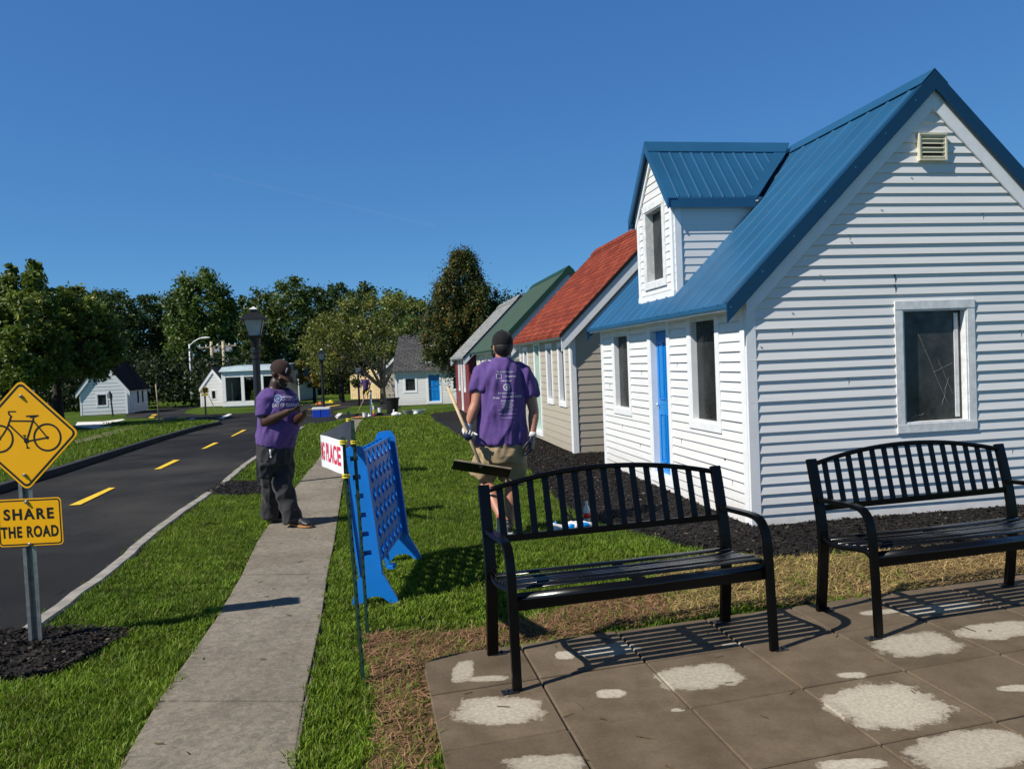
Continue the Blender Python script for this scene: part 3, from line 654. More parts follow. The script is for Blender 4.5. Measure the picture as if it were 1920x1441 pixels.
sheet('bare_soil', [[(p[0]+.04*math.sin(i*2.3), p[1]+.03*math.cos(i*1.9)) for i, p in enumerate(STRAW[0])]], M['strawbase'], .006)
# small litter on paving
mb = MB()
for _ in range(46):
    X, Y = random.uniform(-.3, 3.0), random.uniform(2.4, 4.3)
    if not inpoly(np.array([X]), np.array([Y]), PATIO)[0]: continue
    a = random.uniform(0, 6.3); L = random.uniform(.02, .06); mb.bar((X, Y, PZ+.004), (X+math.cos(a)*L, Y+math.sin(a)*L, PZ+.006), .003, .002, Vector((0, 0, 1)))
for _ in range(30):
    Y = random.uniform(3, 12); l, r = edge_at(SWL, Y), edge_at(SWR, Y); X = random.uniform(l[0], r[0]); a = random.uniform(0, 6.3); L = random.uniform(.02, .05)
    mb.bar((X, Y, .024), (X+math.cos(a)*L, Y+math.sin(a)*L, .027), .004, .003, Vector((0, 0, 1)))
o = mb.build('plant_litter', M['strawbase']); o['kind'] = 'stuff'; o['label'] = 'tiny twigs and clippings scattered on the paving'

# ------------------------------------------------------------ houses
def siding_wall(mb, Lx, zlo, ext, openings, X, rowh=.093, lap=.0095, inner=.06):
    """X(u, z, out) -> point; ext(z) -> (u0, u1) of the wall at height z; openings (u0,u1,z0,z1)"""
    top = ext('top'); z = zlo
    while z < top-1e-4:
        z1 = min(z+rowh, top); cuts = sorted({z, z1, *[q for o in openings for q in (o[2], o[3]) if z < q < z1], *([ext('hw')] if z < ext('hw') < z1 else [])})
        lp = lap*random.uniform(.82, 1.15)
        for a, b in zip(cuts[:-1], cuts[1:]):
            a0, a1 = ext(a+1e-6); b0, b1 = ext(b-1e-6); mid = (a+b)/2
            segs = [(0.0, 1.0)]
            ob = [o for o in openings if o[2] < mid < o[3]]
            w_ = a1-a0
            if w_ < 1e-3: continue
            spans = [(a0, a1, b0, b1)]
            for o in sorted(ob):
                new = []
                for s0, s1, t0, t1 in spans:
                    if o[0] < s1 and o[1] > s0:
                        if o[0] > s0: new.append((s0, o[0], t0, o[0]))
                        if o[1] < s1: new.append((o[1], s1, o[1], t1))
                    else: new.append((s0, s1, t0, t1))
                spans = new
            oa = lp*(1-(a-z)/rowh)+.002; obb = lp*(1-(b-z)/rowh)+.002
            for s0, s1, t0, t1 in spans:
                mb.hexa([X(s0, a, -inner), X(s1, a, -inner), X(s1, a, oa), X(s0, a, oa), X(t0, b, -inner), X(t1, b, -inner), X(t1, b, obb), X(t0, b, obb)])
        z = z1
def frame_rect(mb, X, u0, u1, z0, z1, fw, out, back=-.10, side=None):
    """picture frame around opening u0..u1, z0..z1 (the opening), board width fw"""
    def bx(a, b, c, d, o0, o1): mb.hexa([X(a, c, o0), X(b, c, o0), X(b, c, o1), X(a, c, o1), X(a, d, o0), X(b, d, o0), X(b, d, o1), X(a, d, o1)])
    bx(u0-fw, u1+fw, z1, z1+fw, -.03, out+.003); bx(u0-fw, u1+fw, z0-fw, z0, -.03, out+.003)
    bx(u0-fw, u0, z0, z1, -.03, out); bx(u1, u1+fw, z0, z1, -.03, out)
    t = .016   # jamb lining
    bx(u0, u0+t, z0, z1, back, out-.006); bx(u1-t, u1, z0, z1, back, out-.006); bx(u0+t, u1-t, z0, z0+t, back, out-.008); bx(u0+t, u1-t, z1-t, z1, back, out-.008)
def box_uz(mb, X, a, b, c, d, o0, o1): mb.hexa([X(a, c, o0), X(b, c, o0), X(b, c, o1), X(a, c, o1), X(a, d, o0), X(b, d, o0), X(b, d, o1), X(a, d, o1)])
def window(root, X, u0, u1, z0, z1, fw, label=None, mat='trim', depth=.05, pane='pane', out=.022):
    mb = MB(); frame_rect(mb, X, u0, u1, z0, z1, fw, out, -depth-.02); f = mb.build('window', M[mat], root, bevel=.003)
    pn = MB(); box_uz(pn, X, u0+.017, u1-.017, z0+.017, z1-.017, -depth-.010, -depth); pn.build('pane', M[pane], f)
    if label: f['label'] = label
    return f
def door(root, X, u0, u1, z0, z1, fw, mat, label=None, trim='trim', depth=.06):
    mb = MB(); frame_rect(mb, X, u0, u1, z0, z1, fw, .022, -depth-.02); f = mb.build('door_frame', M[trim], root, bevel=.003)
    d = MB(); a, b = u0+.017, u1-.017; c, e = z0+.017, z1-.017; box_uz(d, X, a, b, c, e, -depth-.035, -depth)
    wd = b-a; h = e-c
    for (p0, p1), (q0, q1) in (((.14, .46), (.08, .42)), ((.54, .86), (.08, .42)), ((.14, .46), (.52, .92)), ((.54, .86), (.52, .92))):
        for ring, o in ((0, .010), (.035, .016)):
            uu0, uu1, zz0, zz1 = a+wd*p0+ring, a+wd*p1-ring, c+h*q0+ring, c+h*q1-ring
            if ring == 0:
                t = .014; box_uz(d, X, uu0, uu1, zz1-t, zz1, -depth, -depth+.012); box_uz(d, X, uu0, uu1, zz0, zz0+t, -depth, -depth+.012); box_uz(d, X, uu0, uu0+t, zz0+t, zz1-t, -depth, -depth+.011); box_uz(d, X, uu1-t, uu1, zz0+t, zz1-t, -depth, -depth+.011)
            elif uu1 > uu0: box_uz(d, X, uu0, uu1, zz0, zz1, -depth, -depth+.007)
    dd = d.build('door', M[mat], root, bevel=.002)
    k = MB(); k.ell(X(b-.05, (c+e)/2-.03, -depth+.03), (.018, .018, .018)); k.build('door_handle', M['alu'], dd, smooth=True)
    if label: dd['label'] = label
    return f
def roof_slopes(root, L, W_, hw, hr, eave, rake, kind, mat, trimcol, y0=None, name='roof', ridge_cap=True, rib=.15, fas=.13):
    """gable roof over 0..W_ x 0..L in local coords; returns roof object"""
    y0 = -rake; y1 = L+rake; cx = W_/2; sl = (hr-hw)/cx; nrm = math.hypot(1, sl); th = .028
    mb = MB()
    for sgn in (-1, 1):
        P = lambda d_, y, o: Vector((cx+sgn*(d_+o*sl/nrm*0), y, hr+.10-sl*d_+o*nrm))   # d_ = horizontal distance from ridge
        dm = cx+eave; k = len(mb.f)
        mb.hexa([P(dm, y0, 0), P(0, y0, 0), P(0, y1, 0), P(dm, y1, 0), P(dm, y0, th), P(0, y0, th), P(0, y1, th), P(dm, y1, th)])
        for fi in range(k, len(mb.f)): mb.uv[fi] = [((mb.v[vi].y), (abs(mb.v[vi].x-cx)*nrm)) for vi in mb.f[fi]]
        if kind == 'metal':
            y = y0+rib*.6
            while y < y1-.03:
                h0 = .009 if rib > .2 else .012; q = [P(dm+.004, y-.024, th), P(.02, y-.024, th), P(.02, y+.024, th), P(dm+.004, y+.024, th)]; t = [P(dm+.004, y-.009, th+h0), P(.02, y-.009, th+h0), P(.02, y+.009, th+h0), P(dm+.004, y+.009, th+h0)]
                mb.hexa(q+t); y += rib
        elif kind == 'shingle':     # courses as thin overlapping laps
            dd = .0; cs = .135/nrm; k0 = len(mb.f)
            while dd < dm-.01:
                d2 = min(dd+cs, dm+.004)
                mb.hexa([P(d2, y0-.003, th+.001), P(dd, y0-.003, th+.0005), P(dd, y1+.003, th+.0005), P(d2, y1+.003, th+.001), P(d2, y0-.003, th+.011), P(dd, y0-.003, th+.003), P(dd, y1+.003, th+.003), P(d2, y1+.003, th+.011)])
                dd = d2
            for fi in range(k0, len(mb.f)): mb.uv[fi] = [((mb.v[vi].y), (abs(mb.v[vi].x-cx)*nrm)) for vi in mb.f[fi]]
    ro = mb.build(name, M[mat], root)
    if ridge_cap:
        rc = MB(); t = .006 if kind == 'metal' else .012
        for sgn in (-1, 1):
            P = lambda d_, y, o: Vector((cx+sgn*d_, y, hr+.10-sl*d_+o*nrm))
            rc.hexa([P(.13, y0-.01, th+.016), P(0, y0-.01, th+.016), P(0, y1+.01, th+.016), P(.13, y1+.01, th+.016), P(.13, y0-.01, th+.016+t), P(0, y0-.01, th+.016+t), P(0, y1+.01, th+.016+t), P(.13, y1+.01, th+.016+t)])
        if kind == 'shingle':
            for f_ in range(len(rc.f)): rc.uv[f_] = [(rc.v[vi].x*1.0, rc.v[vi].y) for vi in rc.f[f_]]
        rc.build('ridge_cap', M[mat], ro)
    # rake trim and boards, soffit/fascia
    tr = MB(); bd = MB(); sf = MB()
    for yy, so in ((y0, -1), (y1, 1)):
        for sgn in (-1, 1):
            P = lambda d_, y, o: Vector((cx+sgn*d_, y, hr+.10-sl*d_+o*nrm)); dm = cx+eave
            ya, yb = yy, yy+so*.018
            tr.hexa([P(dm+.01, ya, -.085 if kind == 'metal' else -.02), P(0, ya, -.085 if kind == 'metal' else -.02), P(0, yb, -.085 if kind == 'metal' else -.02), P(dm+.01, yb, -.085 if kind == 'metal' else -.02), P(dm+.01, ya, th+.006), P(0, ya, th+.006), P(0, yb, th+.006), P(dm+.01, yb, th+.006)])
            if kind == 'metal': tr.hexa([P(dm, ya-so*.07, th+.001), P(.02, ya-so*.07, th+.001), P(.02, ya, th+.001), P(dm, ya, th+.001), P(dm, ya-so*.07, th+.007), P(.02, ya-so*.07, th+.007), P(.02, ya, th+.007), P(dm, ya, th+.007)])
            wy = 0 if so < 0 else L
            lo, hi = (-.20, -.001) if kind == 'metal' else (-.19, -.002)
            yc, yd = (wy+so*.014, wy+so*(.034)) if kind == 'metal' else (yy-so*.022, yy-so*.001)
            de = dm-.02 if kind != 'metal' else cx+.015; bd.hexa([P(de, yc, lo), P(0, yc, lo), P(0, yd, lo), P(de, yd, lo), P(de, yc, hi), P(0, yc, hi), P(0, yd, hi), P(de, yd, hi)])
    if kind == 'metal': y0, y1 = -.02, L+.02
    for sgn in (-1, 1):
        P = lambda d_, y, z: Vector((cx+sgn*d_, y, z)); dm = cx+eave-.02; ze = hr+.10-sl*dm
        for pa, pb in (((cx-.02, hw-.05), (dm, ze-.012)),):
            sf.hexa([P(pa[0], y0+.02, pa[1]), P(pb[0], y0+.02, pb[1]-.03), P(pb[0], y1-.02, pb[1]-.03), P(pa[0], y1-.02, pa[1]), P(pa[0], y0+.02, pa[1]+.03), P(pb[0], y0+.02, pb[1]), P(pb[0], y1-.02, pb[1]), P(pa[0], y1-.02, pa[1]+.03)])
        sf.hexa([P(cx+.022, .03, hw-.13), P(cx-.03, .03, hw-.13), P(cx-.03, L-.03, hw-.13), P(cx+.022, L-.03, hw-.13), P(cx+.022, .03, hw-.02), P(cx-.03, .03, hw-.02), P(cx-.03, L-.03, hw-.02), P(cx+.022, L-.03, hw-.02)])
    split_build(tr, 'rake_trim', M['bluetrim' if mat == 'bluemetal' else mat if kind == 'metal' else trimcol[1]], ro, -.0005); split_build(bd, 'rake_board', M[trimcol[0]], ro, -.0005, bevel=.003); split_build(sf, 'soffit', M[trimcol[0]], ro)
    return ro
def house(name, label, loc, rz, wall, roofkind, roofmat, W_=3.7, rib=.15, lap=.0095, L=4.45, hw=2.04, hr=3.86, near=(), front=(), group=None, trim='trim', cat='small house', rake=.11, eave=.20, corner='trim', scale=1.0, raketrim=None, rowh=.093):
    root = thing(name, loc, label, cat, group, rz); root.scale = (scale,)*3
    Xn = lambda u, z, o: Vector((u, -o, z)); Xf = lambda u, z, o: Vector((-o, u, z)); Xb = lambda u, z, o: Vector((W_+o, u, z)); Xr = lambda u, z, o: Vector((u, L+o, z))
    cx = W_/2; sl = (hr-hw)/cx
    def gext(z):
        if z == 'top': return hr-.01
        if z == 'hw': return hw
        return (0, W_) if z <= hw else ((z-hw)/sl, W_-(z-hw)/sl)
    def fext(z):
        if z == 'top': return hw
        if z == 'hw': return 99
        return (.06, L-.06)
    mb = MB()
    op = lambda lst: [(q[1]-.012, q[2]+.012, q[3]-.012, q[4]+.012) for q in lst]
    siding_wall(mb, W_, .03, gext, op(near), Xn, rowh, lap); siding_wall(mb, W_, .03, gext, [], Xr, rowh); siding_wall(mb, L, .03, fext, op(front), Xf, rowh, lap); siding_wall(mb, L, .03, fext, [], Xb, rowh)
    mb.build('wall', M[wall], root)
    fd = MB(); fd.box((W_/2, L/2, -.09), (W_-.1, L-.1, .25)); fd.build('foundation', M['dark'], root)
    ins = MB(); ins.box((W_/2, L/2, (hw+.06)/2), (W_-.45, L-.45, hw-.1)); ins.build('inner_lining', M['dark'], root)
    cb = MB()
    for x, y in ((0, 0), (W_, 0), (0, L), (W_, L)):
        sx = -1 if x == 0 else 1; sy = -1 if y == 0 else 1
        cb.box((x-sx*.045+sx*.016, y+sy*.002, (hw)/2+.012), (.092, .034, hw-.025)); cb.box((x+sx*.002, y-sy*.0615, (hw)/2+.012), (.034, .086, hw-.0251))
    split_build(cb, 'corner_board', M[corner], root, bevel=.002)
    roof_slopes(root, L, W_, hw, hr, eave, rake, roofkind, roofmat, (trim, raketrim or 'darkshingle'), rib=rib)
    for X, lst in ((Xn, near), (Xf, front)):
        for q in lst:
            if q[0] == 'w': window(root, X, q[1], q[2], q[3], q[4], q[5] if len(q) > 5 else .075, mat=q[6] if len(q) > 6 else trim)
            else: door(root, X, q[1], q[2], q[3], q[4], .085, q[5])
    return root
# house with the blue roof
h1 = house('cottage', 'white clapboard cottage with a blue metal roof, dormer and bright blue door', H1, HB, 'white', 'metal', 'bluemetal',
           near=[('w', 1.50, 2.155, .845, 1.88, .08, 'trim_old')], front=[('w', .62, 1.22, .88, 1.90, .08), ('d', 1.88, 2.42, .17, 1.86, 'door_blue'), ('w', 3.25, 3.85, .88, 1.85, .08)], group='row of small cottages along the mulch bed', rowh=.0905, rake=.055, rib=.30, lap=.016)
# gable vent
vt = MB(); X = lambda u, z, o: Vector((u, -o, z))
frame_rect(vt, X, 1.705, 1.955, 3.225, 3.44, .014, .05, .004)
for k in range(5):
    z = 3.25+k*.040; a = [X(1.722, z+.012, .012), X(1.938, z+.012, .012), X(1.938, z-.012, .048), X(1.722, z-.012, .048)]; vt.hexa(a+[p+Vector((0, 0, .007)) for p in a])
vm = simple('yellowed_vent_plastic', (.62, .58, .42), .5, var=.1); vt.build('gable_vent', vm, h1)
vb = MB(); box_uz(vb, X, 1.72, 1.94, 3.24, 3.425, .0045, .010); vb.build('vent_screen', M['dark'], h1)
# dormer
dm = MB(); DV0, DV1, DU = 1.72, 2.86, .05; DZ0, DZE, DZA = 2.20, 3.27, 3.93; dc = (DV0+DV1)/2
def dext(z):
    if z == 'top': return DZA-.02
    if z == 'hw': return DZE
    return (DV0, DV1) if z <= DZE else (DV0+(z-DZE)/(DZA-DZE)*(dc-DV0), DV1-(z-DZE)/(DZA-DZE)*(DV1-dc))
XD = lambda u, z, o: Vector((DU-o, u, z)); WO = (2.02, 2.58, 2.42, 3.26)
siding_wall(dm, 1, DZ0, dext, [(WO[0]-.012, WO[1]+.012, WO[2]-.012, WO[3]+.012)], XD, .085, .009, .04)
for (vv, so) in ((DV0, -1), (DV1, 1)):
    Xs = lambda u, z, o: Vector((u, vv+so*o, z))
    z = DZ0
    while z < DZE-.01:
        z1 = min(z+.085, DZE); ua = max(DU+.04, z-2.05-.0); ub = max(DU+.04, z1-2.05)
        dm.hexa([Xs(DU+.0, z, -.04), Xs(ua+.12, z, -.04), Xs(ua+.12, z, .010), Xs(DU+.0, z, .010), Xs(DU+.0, z1, -.04), Xs(ub+.12, z1, -.04), Xs(ub+.12, z1, .002), Xs(DU, z1, .002)]) if False else dm.hexa([Xs(DU, z, -.04), Xs(1.15, z, -.04), Xs(1.15, z, .010), Xs(DU, z, .010), Xs(DU, z1, -.04), Xs(1.15, z1, -.04), Xs(1.15, z1, .002), Xs(DU, z1, .002)])
        z = z1
dob = dm.build('dormer', M['white'], h1)
db = MB()
for vv, so in ((DV0, -1), (DV1, 1)):
    db.box((DU-.004, vv-so*.035, (DZ0+DZE)/2+.02), (.035, .075, DZE-DZ0)); db.box((DU+.045, vv+so*.004, (DZ0+DZE)/2+.02), (.075, .030, DZE-DZ0))
db.box((DU-.012, dc, DZ0+.035), (.03, DV1-DV0+.02, .07)); db.build('corner_board', M['trim'], dob, bevel=.002)
mb = MB(); frame_rect(mb, XD, *WO, .075, .024, -.10); mb.build('window_frame', M['trim_old'], dob, bevel=.003)
mb = MB(); box_uz(mb, XD, WO[0]+.017, WO[1]-.017, WO[2]+.017, WO[3]-.017, -.09, -.08); mb.build('pane', M['pane'], dob)
mb = MB(); mb.box((.5, dc, 2.7), (.7, .9, .9)); mb.build('lining', M['dark'], dob)
# dormer roof: ridge runs into the main roof
dr = MB(); sl = (DZA-DZE)/(dc-DV0); n2 = math.hypot(1, sl); RF = -.03; ov = .09; dtr = MB()
for so in (-1, 1):
    P = lambda u, d_, o: Vector((u, dc+so*d_, DZA+.05-sl*d_+o))
    dmx = (dc-DV0)+ov; zr = DZA+.05; ze = zr-sl*dmx; ur = (zr-2.28)+.05; ue = (ze-2.28)+.05
    q = [P(RF, dmx, 0), P(RF, 0, 0), P(ur, 0, 0), P(ue, dmx, 0)]; dr.hexa(q+[p+Vector((0, 0, .03)) for p in q])
    u = RF+.12
    while u < ur-.05:
        dlim = dmx if u < ue else dmx*(ur-u)/(ur-ue)
        if dlim > .08:
            a = [P(u-.02, dlim, .03), P(u-.02, .03, .03), P(u+.02, .03, .03), P(u+.02, dlim-.02, .03)]; b = [P(u-.011, dlim, .038), P(u-.011, .03, .038), P(u+.011, .03, .038), P(u+.011, dlim-.02, .038)]; dr.hexa(a+b)
        u += .13
    a = [P(RF-.012, .12, .045), P(RF-.012, 0, .045), P(ur+.02, 0, .045), P(ur-.10, .12, .045)]; dr.hexa(a+[p+Vector((0, 0, .008)) for p in a])
    a = [P(RF-.018, dmx+.01, -.075), P(RF-.018, 0, -.075), P(RF, 0, -.075), P(RF, dmx+.01, -.075)]; dtr.hexa(a+[p+Vector((0, 0, .112)) for p in a])
    a = [P(RF, dmx+.008, .031), P(RF, .02, .031), P(RF+.09, .02, .031), P(RF+.09, dmx+.008, .031)]; dtr.hexa(a+[p+Vector((0, 0, .008)) for p in a])
    a = [P(RF, dmx+.002, -.07), P(RF, dmx-.018, -.07), P(ue-.02, dmx-.018, -.07), P(ue-.02, dmx+.002, -.07)]; dtr.hexa(a+[p+Vector((0, 0, .10)) for p in a])
    # valley flashing
    a = [P(ue-.10, dmx-.01, .034), P(ur-.16, .06, .034), P(ur-.02, .06, .034), P(ue+.02, dmx-.01, .034)]; dtr.hexa(a+[p+Vector((0, 0, .006)) for p in a])
dr.build('dormer_roof', M['bluemetal'], dob); dtr.build('dormer_trim', M['bluemetal'], dob)
db = MB()
for so in (-1, 1):
    P = lambda u, d_, o: Vector((u, dc+so*d_, DZA+.05-sl*d_+o)); a = [P(DU-.03, .6, -.17), P(DU-.03, 0, -.17), P(DU-.008, 0, -.17), P(DU-.008, .6, -.17)]; db.hexa(a+[p+Vector((0, 0, .165)) for p in a])
    a = [P(DU-.03, .66, -.01), P(DU, .57, -.03), P(1.0, .57, -.03), P(1.0, .66, -.01)]; db.hexa(a+[p+Vector((0, 0, .012)) for p in a])
db.build('rake_board', M['trim'], dob)
# the sunlit inner frame seen through the hazy gable window, and a siding butt joint
for ch in h1.children:
    if ch.name.startswith('window') and abs(ch.data.vertices[0].co.y) < .3:
        for g2_ in ch.children: g2_.data.materials.clear(); g2_.data.materials.append(M['hazy'])
        X = lambda u, z, o: Vector((u, -o, z)); mb = MB(); box_uz(mb, X, 2.065, 2.105, .885, 1.84, -.048, -.040); mb.build('inner_frame', M['trim_old'], ch)
        mb = MB()
        for (a0, b0), (a1, b1) in (((1.70, 1.66), (1.98, 1.02)), ((1.90, 1.42), (2.04, 1.10)), ((1.62, .90), (1.75, .93)), ((1.85, 1.30), (2.05, 1.38)), ((1.93, 1.0), (2.0, 1.25))):
            P_ = [X(a0+(a1-a0)*t_+.012*noise.noise(Vector((a0*9, t_*5, 1))), b0+(b1-b0)*t_+.012*noise.noise(Vector((b0*9, t_*5, 4))), -.0485) for t_ in np.linspace(0, 1, 8)]; mb.tube(P_, .0007, 4)
        mb.build('cobweb', M['plasticgrey'], ch)
mb = MB(); X = lambda u, z, o: Vector((u, -o, z)); box_uz(mb, X, 1.438, 1.4405, 2.03, 2.21, .001, .0165); mb.build('siding_seam', M['dark'], h1)
for u_, z_ in ((.62, .30), (2.6, .48), (.95, 1.20), (2.72, 1.57), (1.0, 2.48), (2.35, 2.66), (.42, 1.66), (2.9, .12)):
    mb = MB(); zr_ = .03+.0905*round((z_-.03)/.0905); box_uz(mb, X, u_, u_+.0022, zr_+.004, zr_+.088, .001, .0135); mb.build('siding_seam', M['seam'], h1)
XF_ = lambda u, z, o: Vector((-o, u, z))
for u_, z_ in ((.35, .30), (1.55, .57), (2.9, .39), (2.75, 1.3), (3.6, .57), (1.6, 1.4), (4.1, 1.1)):
    mb = MB(); zr_ = .03+.0905*round((z_-.03)/.0905); box_uz(mb, XF_, u_, u_+.0022, zr_+.004, zr_+.088, .001, .0135); mb.build('siding_seam', M['seam'], h1)
for u_, z_ in ((3.95, .66), (.50, .56), (1.72, .33)):
    mb = MB(); mb.ell(XF_(u_, z_, .012), (.004, .012, .009)); mb.build('siding_scuff', M['dark'], h1)
# screws on the rake trim
mb = MB()
for k in range(7): d_ = .25+k*.30; mb.ell((1.85-d_, -.132, 3.96-d_*.984), (.008, .006, .008), n=8, m=5)
split_build(mb, 'screw', M['bluemetal'], h1)
for k in range(14):
    for d_ in (.25, 1.05, 1.85):
        mb = MB(); v_ = .10+.30*k+.05; zz = 3.96-d_*.984+.052
        if 1.6 < v_ < 2.98 and d_ > .9: continue
        mb.ell((1.85-d_, v_, zz), (.010, .010, .007), n=8, m=5); mb.build('roof_screw', M['galv'], h1)
# second cottage, red shingles
house('cottage', 'beige cottage with a red shingle roof and a green door, second along the row', H2, HB, 'beige', 'shingle', 'redshingle',
      near=[], front=[('w', .45, .85, .84, 1.80), ('w', 1.42, 1.80, .84, 1.80), ('d', 2.50, 2.95, .17, 1.88, 'door_green'), ('w', 3.75, 4.10, .84, 1.80)], group='row of small cottages along the mulch bed', L=4.6, corner='trim', rowh=.125)
house('cottage', 'cream cottage with a ribbed dark green metal roof, third along the row', H3, HB, 'cream', 'metal', 'greenmetal',
      near=[], front=[('w', .7, 1.1, .84, 1.8), ('d', 1.9, 2.3, .17, 1.82, 'door_wood'), ('w', 3.2, 3.7, .84, 1.8)], group='row of small cottages along the mulch bed', corner='cream', rowh=.12, trim='trim')
h4 = house('cottage', 'maroon cottage with grey shingles and white window frames at the far end of the row', H4, HB, 'maroon', 'shingle', 'greyshingle',
      near=[], front=[('w', 1.15, 1.5, .85, 1.82, .09), ('d', 2.05, 2.40, .15, 1.82, 'door_wood'), ('w', 2.95, 3.3, .85, 1.82, .09)], group='row of small cottages along the mulch bed', corner='maroon', L=4.5, rowh=.12)
# white house facing the camera at the end
p5 = G(745, 761); h5 = house('cottage', 'white cottage with dark grey shingles and a blue door, right of the spreading tree', (-1.16, 37.45, gz(37.5)), R(86), 'white', 'shingle', 'darkshingle',
      near=[], front=[('w', 3.55, 4.05, .72, 1.32, .09), ('d', 2.35, 2.92, .16, 1.48, 'door_blue'), ('w', 1.2, 1.7, .72, 1.32, .09)], L=4.55, hw=1.72, hr=3.35, rowh=.11, W_=3.6)
mb = MB(); X5 = lambda u, z, o: Vector((-o+.25, u, z)); frame_rect(mb, X5, 2.25, 2.95, 2.15, 2.85, .11, .03); box_uz(mb, X5, 2.14, 3.06, 2.04, 2.96, -.9, -.11); d5 = mb.build('dormer', M['trim'], h5)
mb = MB(); box_uz(mb, X5, 2.27, 2.93, 2.17, 2.83, -.10, -.09); mb.build('pane', M['pane'], d5)
# tan house behind the tree
M['stone'] = shingle_mat('tan_stone_cladding', (.55, .45, .33), (.35, .27, .19), (.10, .07, .05))
pt_ = G(716, 760); ht = house('cottage', 'tan clad cottage with a white rake board, half hidden behind the spreading tree', (W(716, 760, 44.5).x, 44.5, gz(44.5)), R(-4), 'beige', 'shingle', 'darkshingle', hw=1.75, hr=3.5, W_=3.7, L=4, rowh=.2, near=[('w', 1.3, 1.9, .9, 1.5)])
# left grey-white house
kA, kB_ = G(152, 780), G(240, 776); dk = (kB_-kA); rk = math.atan2(dk.y, dk.x); wk = dk.length
hk = house('cottage', 'pale grey cottage with a dark brown roof on the lawn at far left', (kA.x, kA.y, kA.z), rk, 'greysiding', 'shingle', 'brownshingle', W_=wk, L=3.6, hw=1.42, hr=2.95, rowh=.19, near=[('w', wk*.37, wk*.56, .52, 1.12, .07), ('w', wk*.38, wk*.54, 1.95, 2.25, .07)], front=[])
XB = lambda u, z, o: Vector((wk+o, u, z))
door(hk, XB, .55, 1.0, .1, 1.2, .07, 'navy'); window(hk, XB, 2.0, 2.45, .6, 1.15, .07)
for u in (1.75, 2.6):
    mb = MB(); box_uz(mb, XB, u, u+.14, .55, 1.2, .03, .05); mb.build('shutter', M['dark'], hk)
# station with big windows
fa = G(418, 764); fb = G(566, 760); fdv = Vector((1, .0, 0)).normalized(); rf = math.atan2(fdv.y, fdv.x)
fr = thing('station_building', (fa.x, fa.y, fa.z), 'white flat-roofed building with tall glazed bays and a dark interior', 'building', None, rf)
FW_, FD, FH = 3.75, 3.2, 2.42
mb = MB()
mb.box((FW_/2, .05, .21), (FW_, .1, .30)); mb.box((FW_/2, .05, FH-.42), (FW_, .1, .36)); xs_ = [0, 1.17, 2.34, FW_-.24]
for x in xs_: mb.box((x+.10 if x else .12, .045, 1.2), (.20 if x else .24, .115, 1.72))
mb.box((.05, FD/2+.05, 1.15), (.1, FD-.1, 2.2)); mb.box((FW_-.05, FD/2+.05, 1.15), (.1, FD-.1, 2.2)); mb.box((FW_/2, FD-.05, 1.15), (FW_-.2, .1, 2.2)); mb.box((FW_/2, FD/2, .03), (FW_-.2, FD-.2, .06))
mb.build('wall', M['trim'], fr, bevel=.01)
mb = MB(); mb.hexa([Vector(p) for p in ((-.12, -.14, FH-.24), (FW_+.12, -.14, FH-.24), (FW_+.12, FD+.1, FH-.24), (-.12, FD+.1, FH-.24), (.02, .10, FH+.04), (FW_-.02, .10, FH+.04), (FW_-.02, FD, FH+.16), (.02, FD, FH+.16))]); mb.build('roof', M['roofgrey'], fr)
mg = N('tinted_glass'); mg.col((.55, .62, .62)); mg.set(.03, 0, .5); mg.b.inputs['Transmission Weight'].default_value = 1; mg.b.inputs['IOR'].default_value = 1.1; M['glass'] = mg.m
for a, b in ((.24, 1.17), (1.37, 2.34), (2.54, FW_-.24)):
    mb = MB(); mb.box(((a+b)/2, .045, 1.1), (b-a-.002, .006, 1.49)); mb.build('window', M['glass'], fr)
mb = MB(); mb.box((.72, 1.6, 1.0), (.10, .1, 1.7)); mb.box((.34, .8, .85), (.08, .1, 1.3)); split_build(mb, 'inner_post', M['trim'], fr)
mb = MB(); mb.box((FW_/2, FD-.16, 1.15), (FW_-.3, .05, 2.1)); mb.build('inner_wall', simple('green_grey_wall', (.10, .13, .13), .7), fr)
vs, fs = text_mesh('Fing Town', .17); mb = MB(); mb.add([Vector((1.85+v.x, .035, 1.72+v.y)) for v in vs], fs); mb.build('window_lettering', M['plasticgrey'], fr)
mb = MB(); mb.ell((.80, 1.0, .58), (.30, .26, .18)); mb.box((.8, 1.0, .34), (.5, .4, .28)); mb.ell((.78, .95, .76), (.2, .16, .07)); o = mb.build('display_vehicle', simple('dark_green_canvas', (.03, .09, .07), .4), fr, smooth=True)
mb = MB(); mb.box((1.55, .9, .78), (.15, .12, .30)); mb.ell((1.55, .9, .95), (.07, .06, .05)); mb.box((1.55, 1.0, .38), (.30, .30, .5)); o2 = mb.build('yellow_seat', M['plasticyellow'], fr)  # a yellow seat inside the station
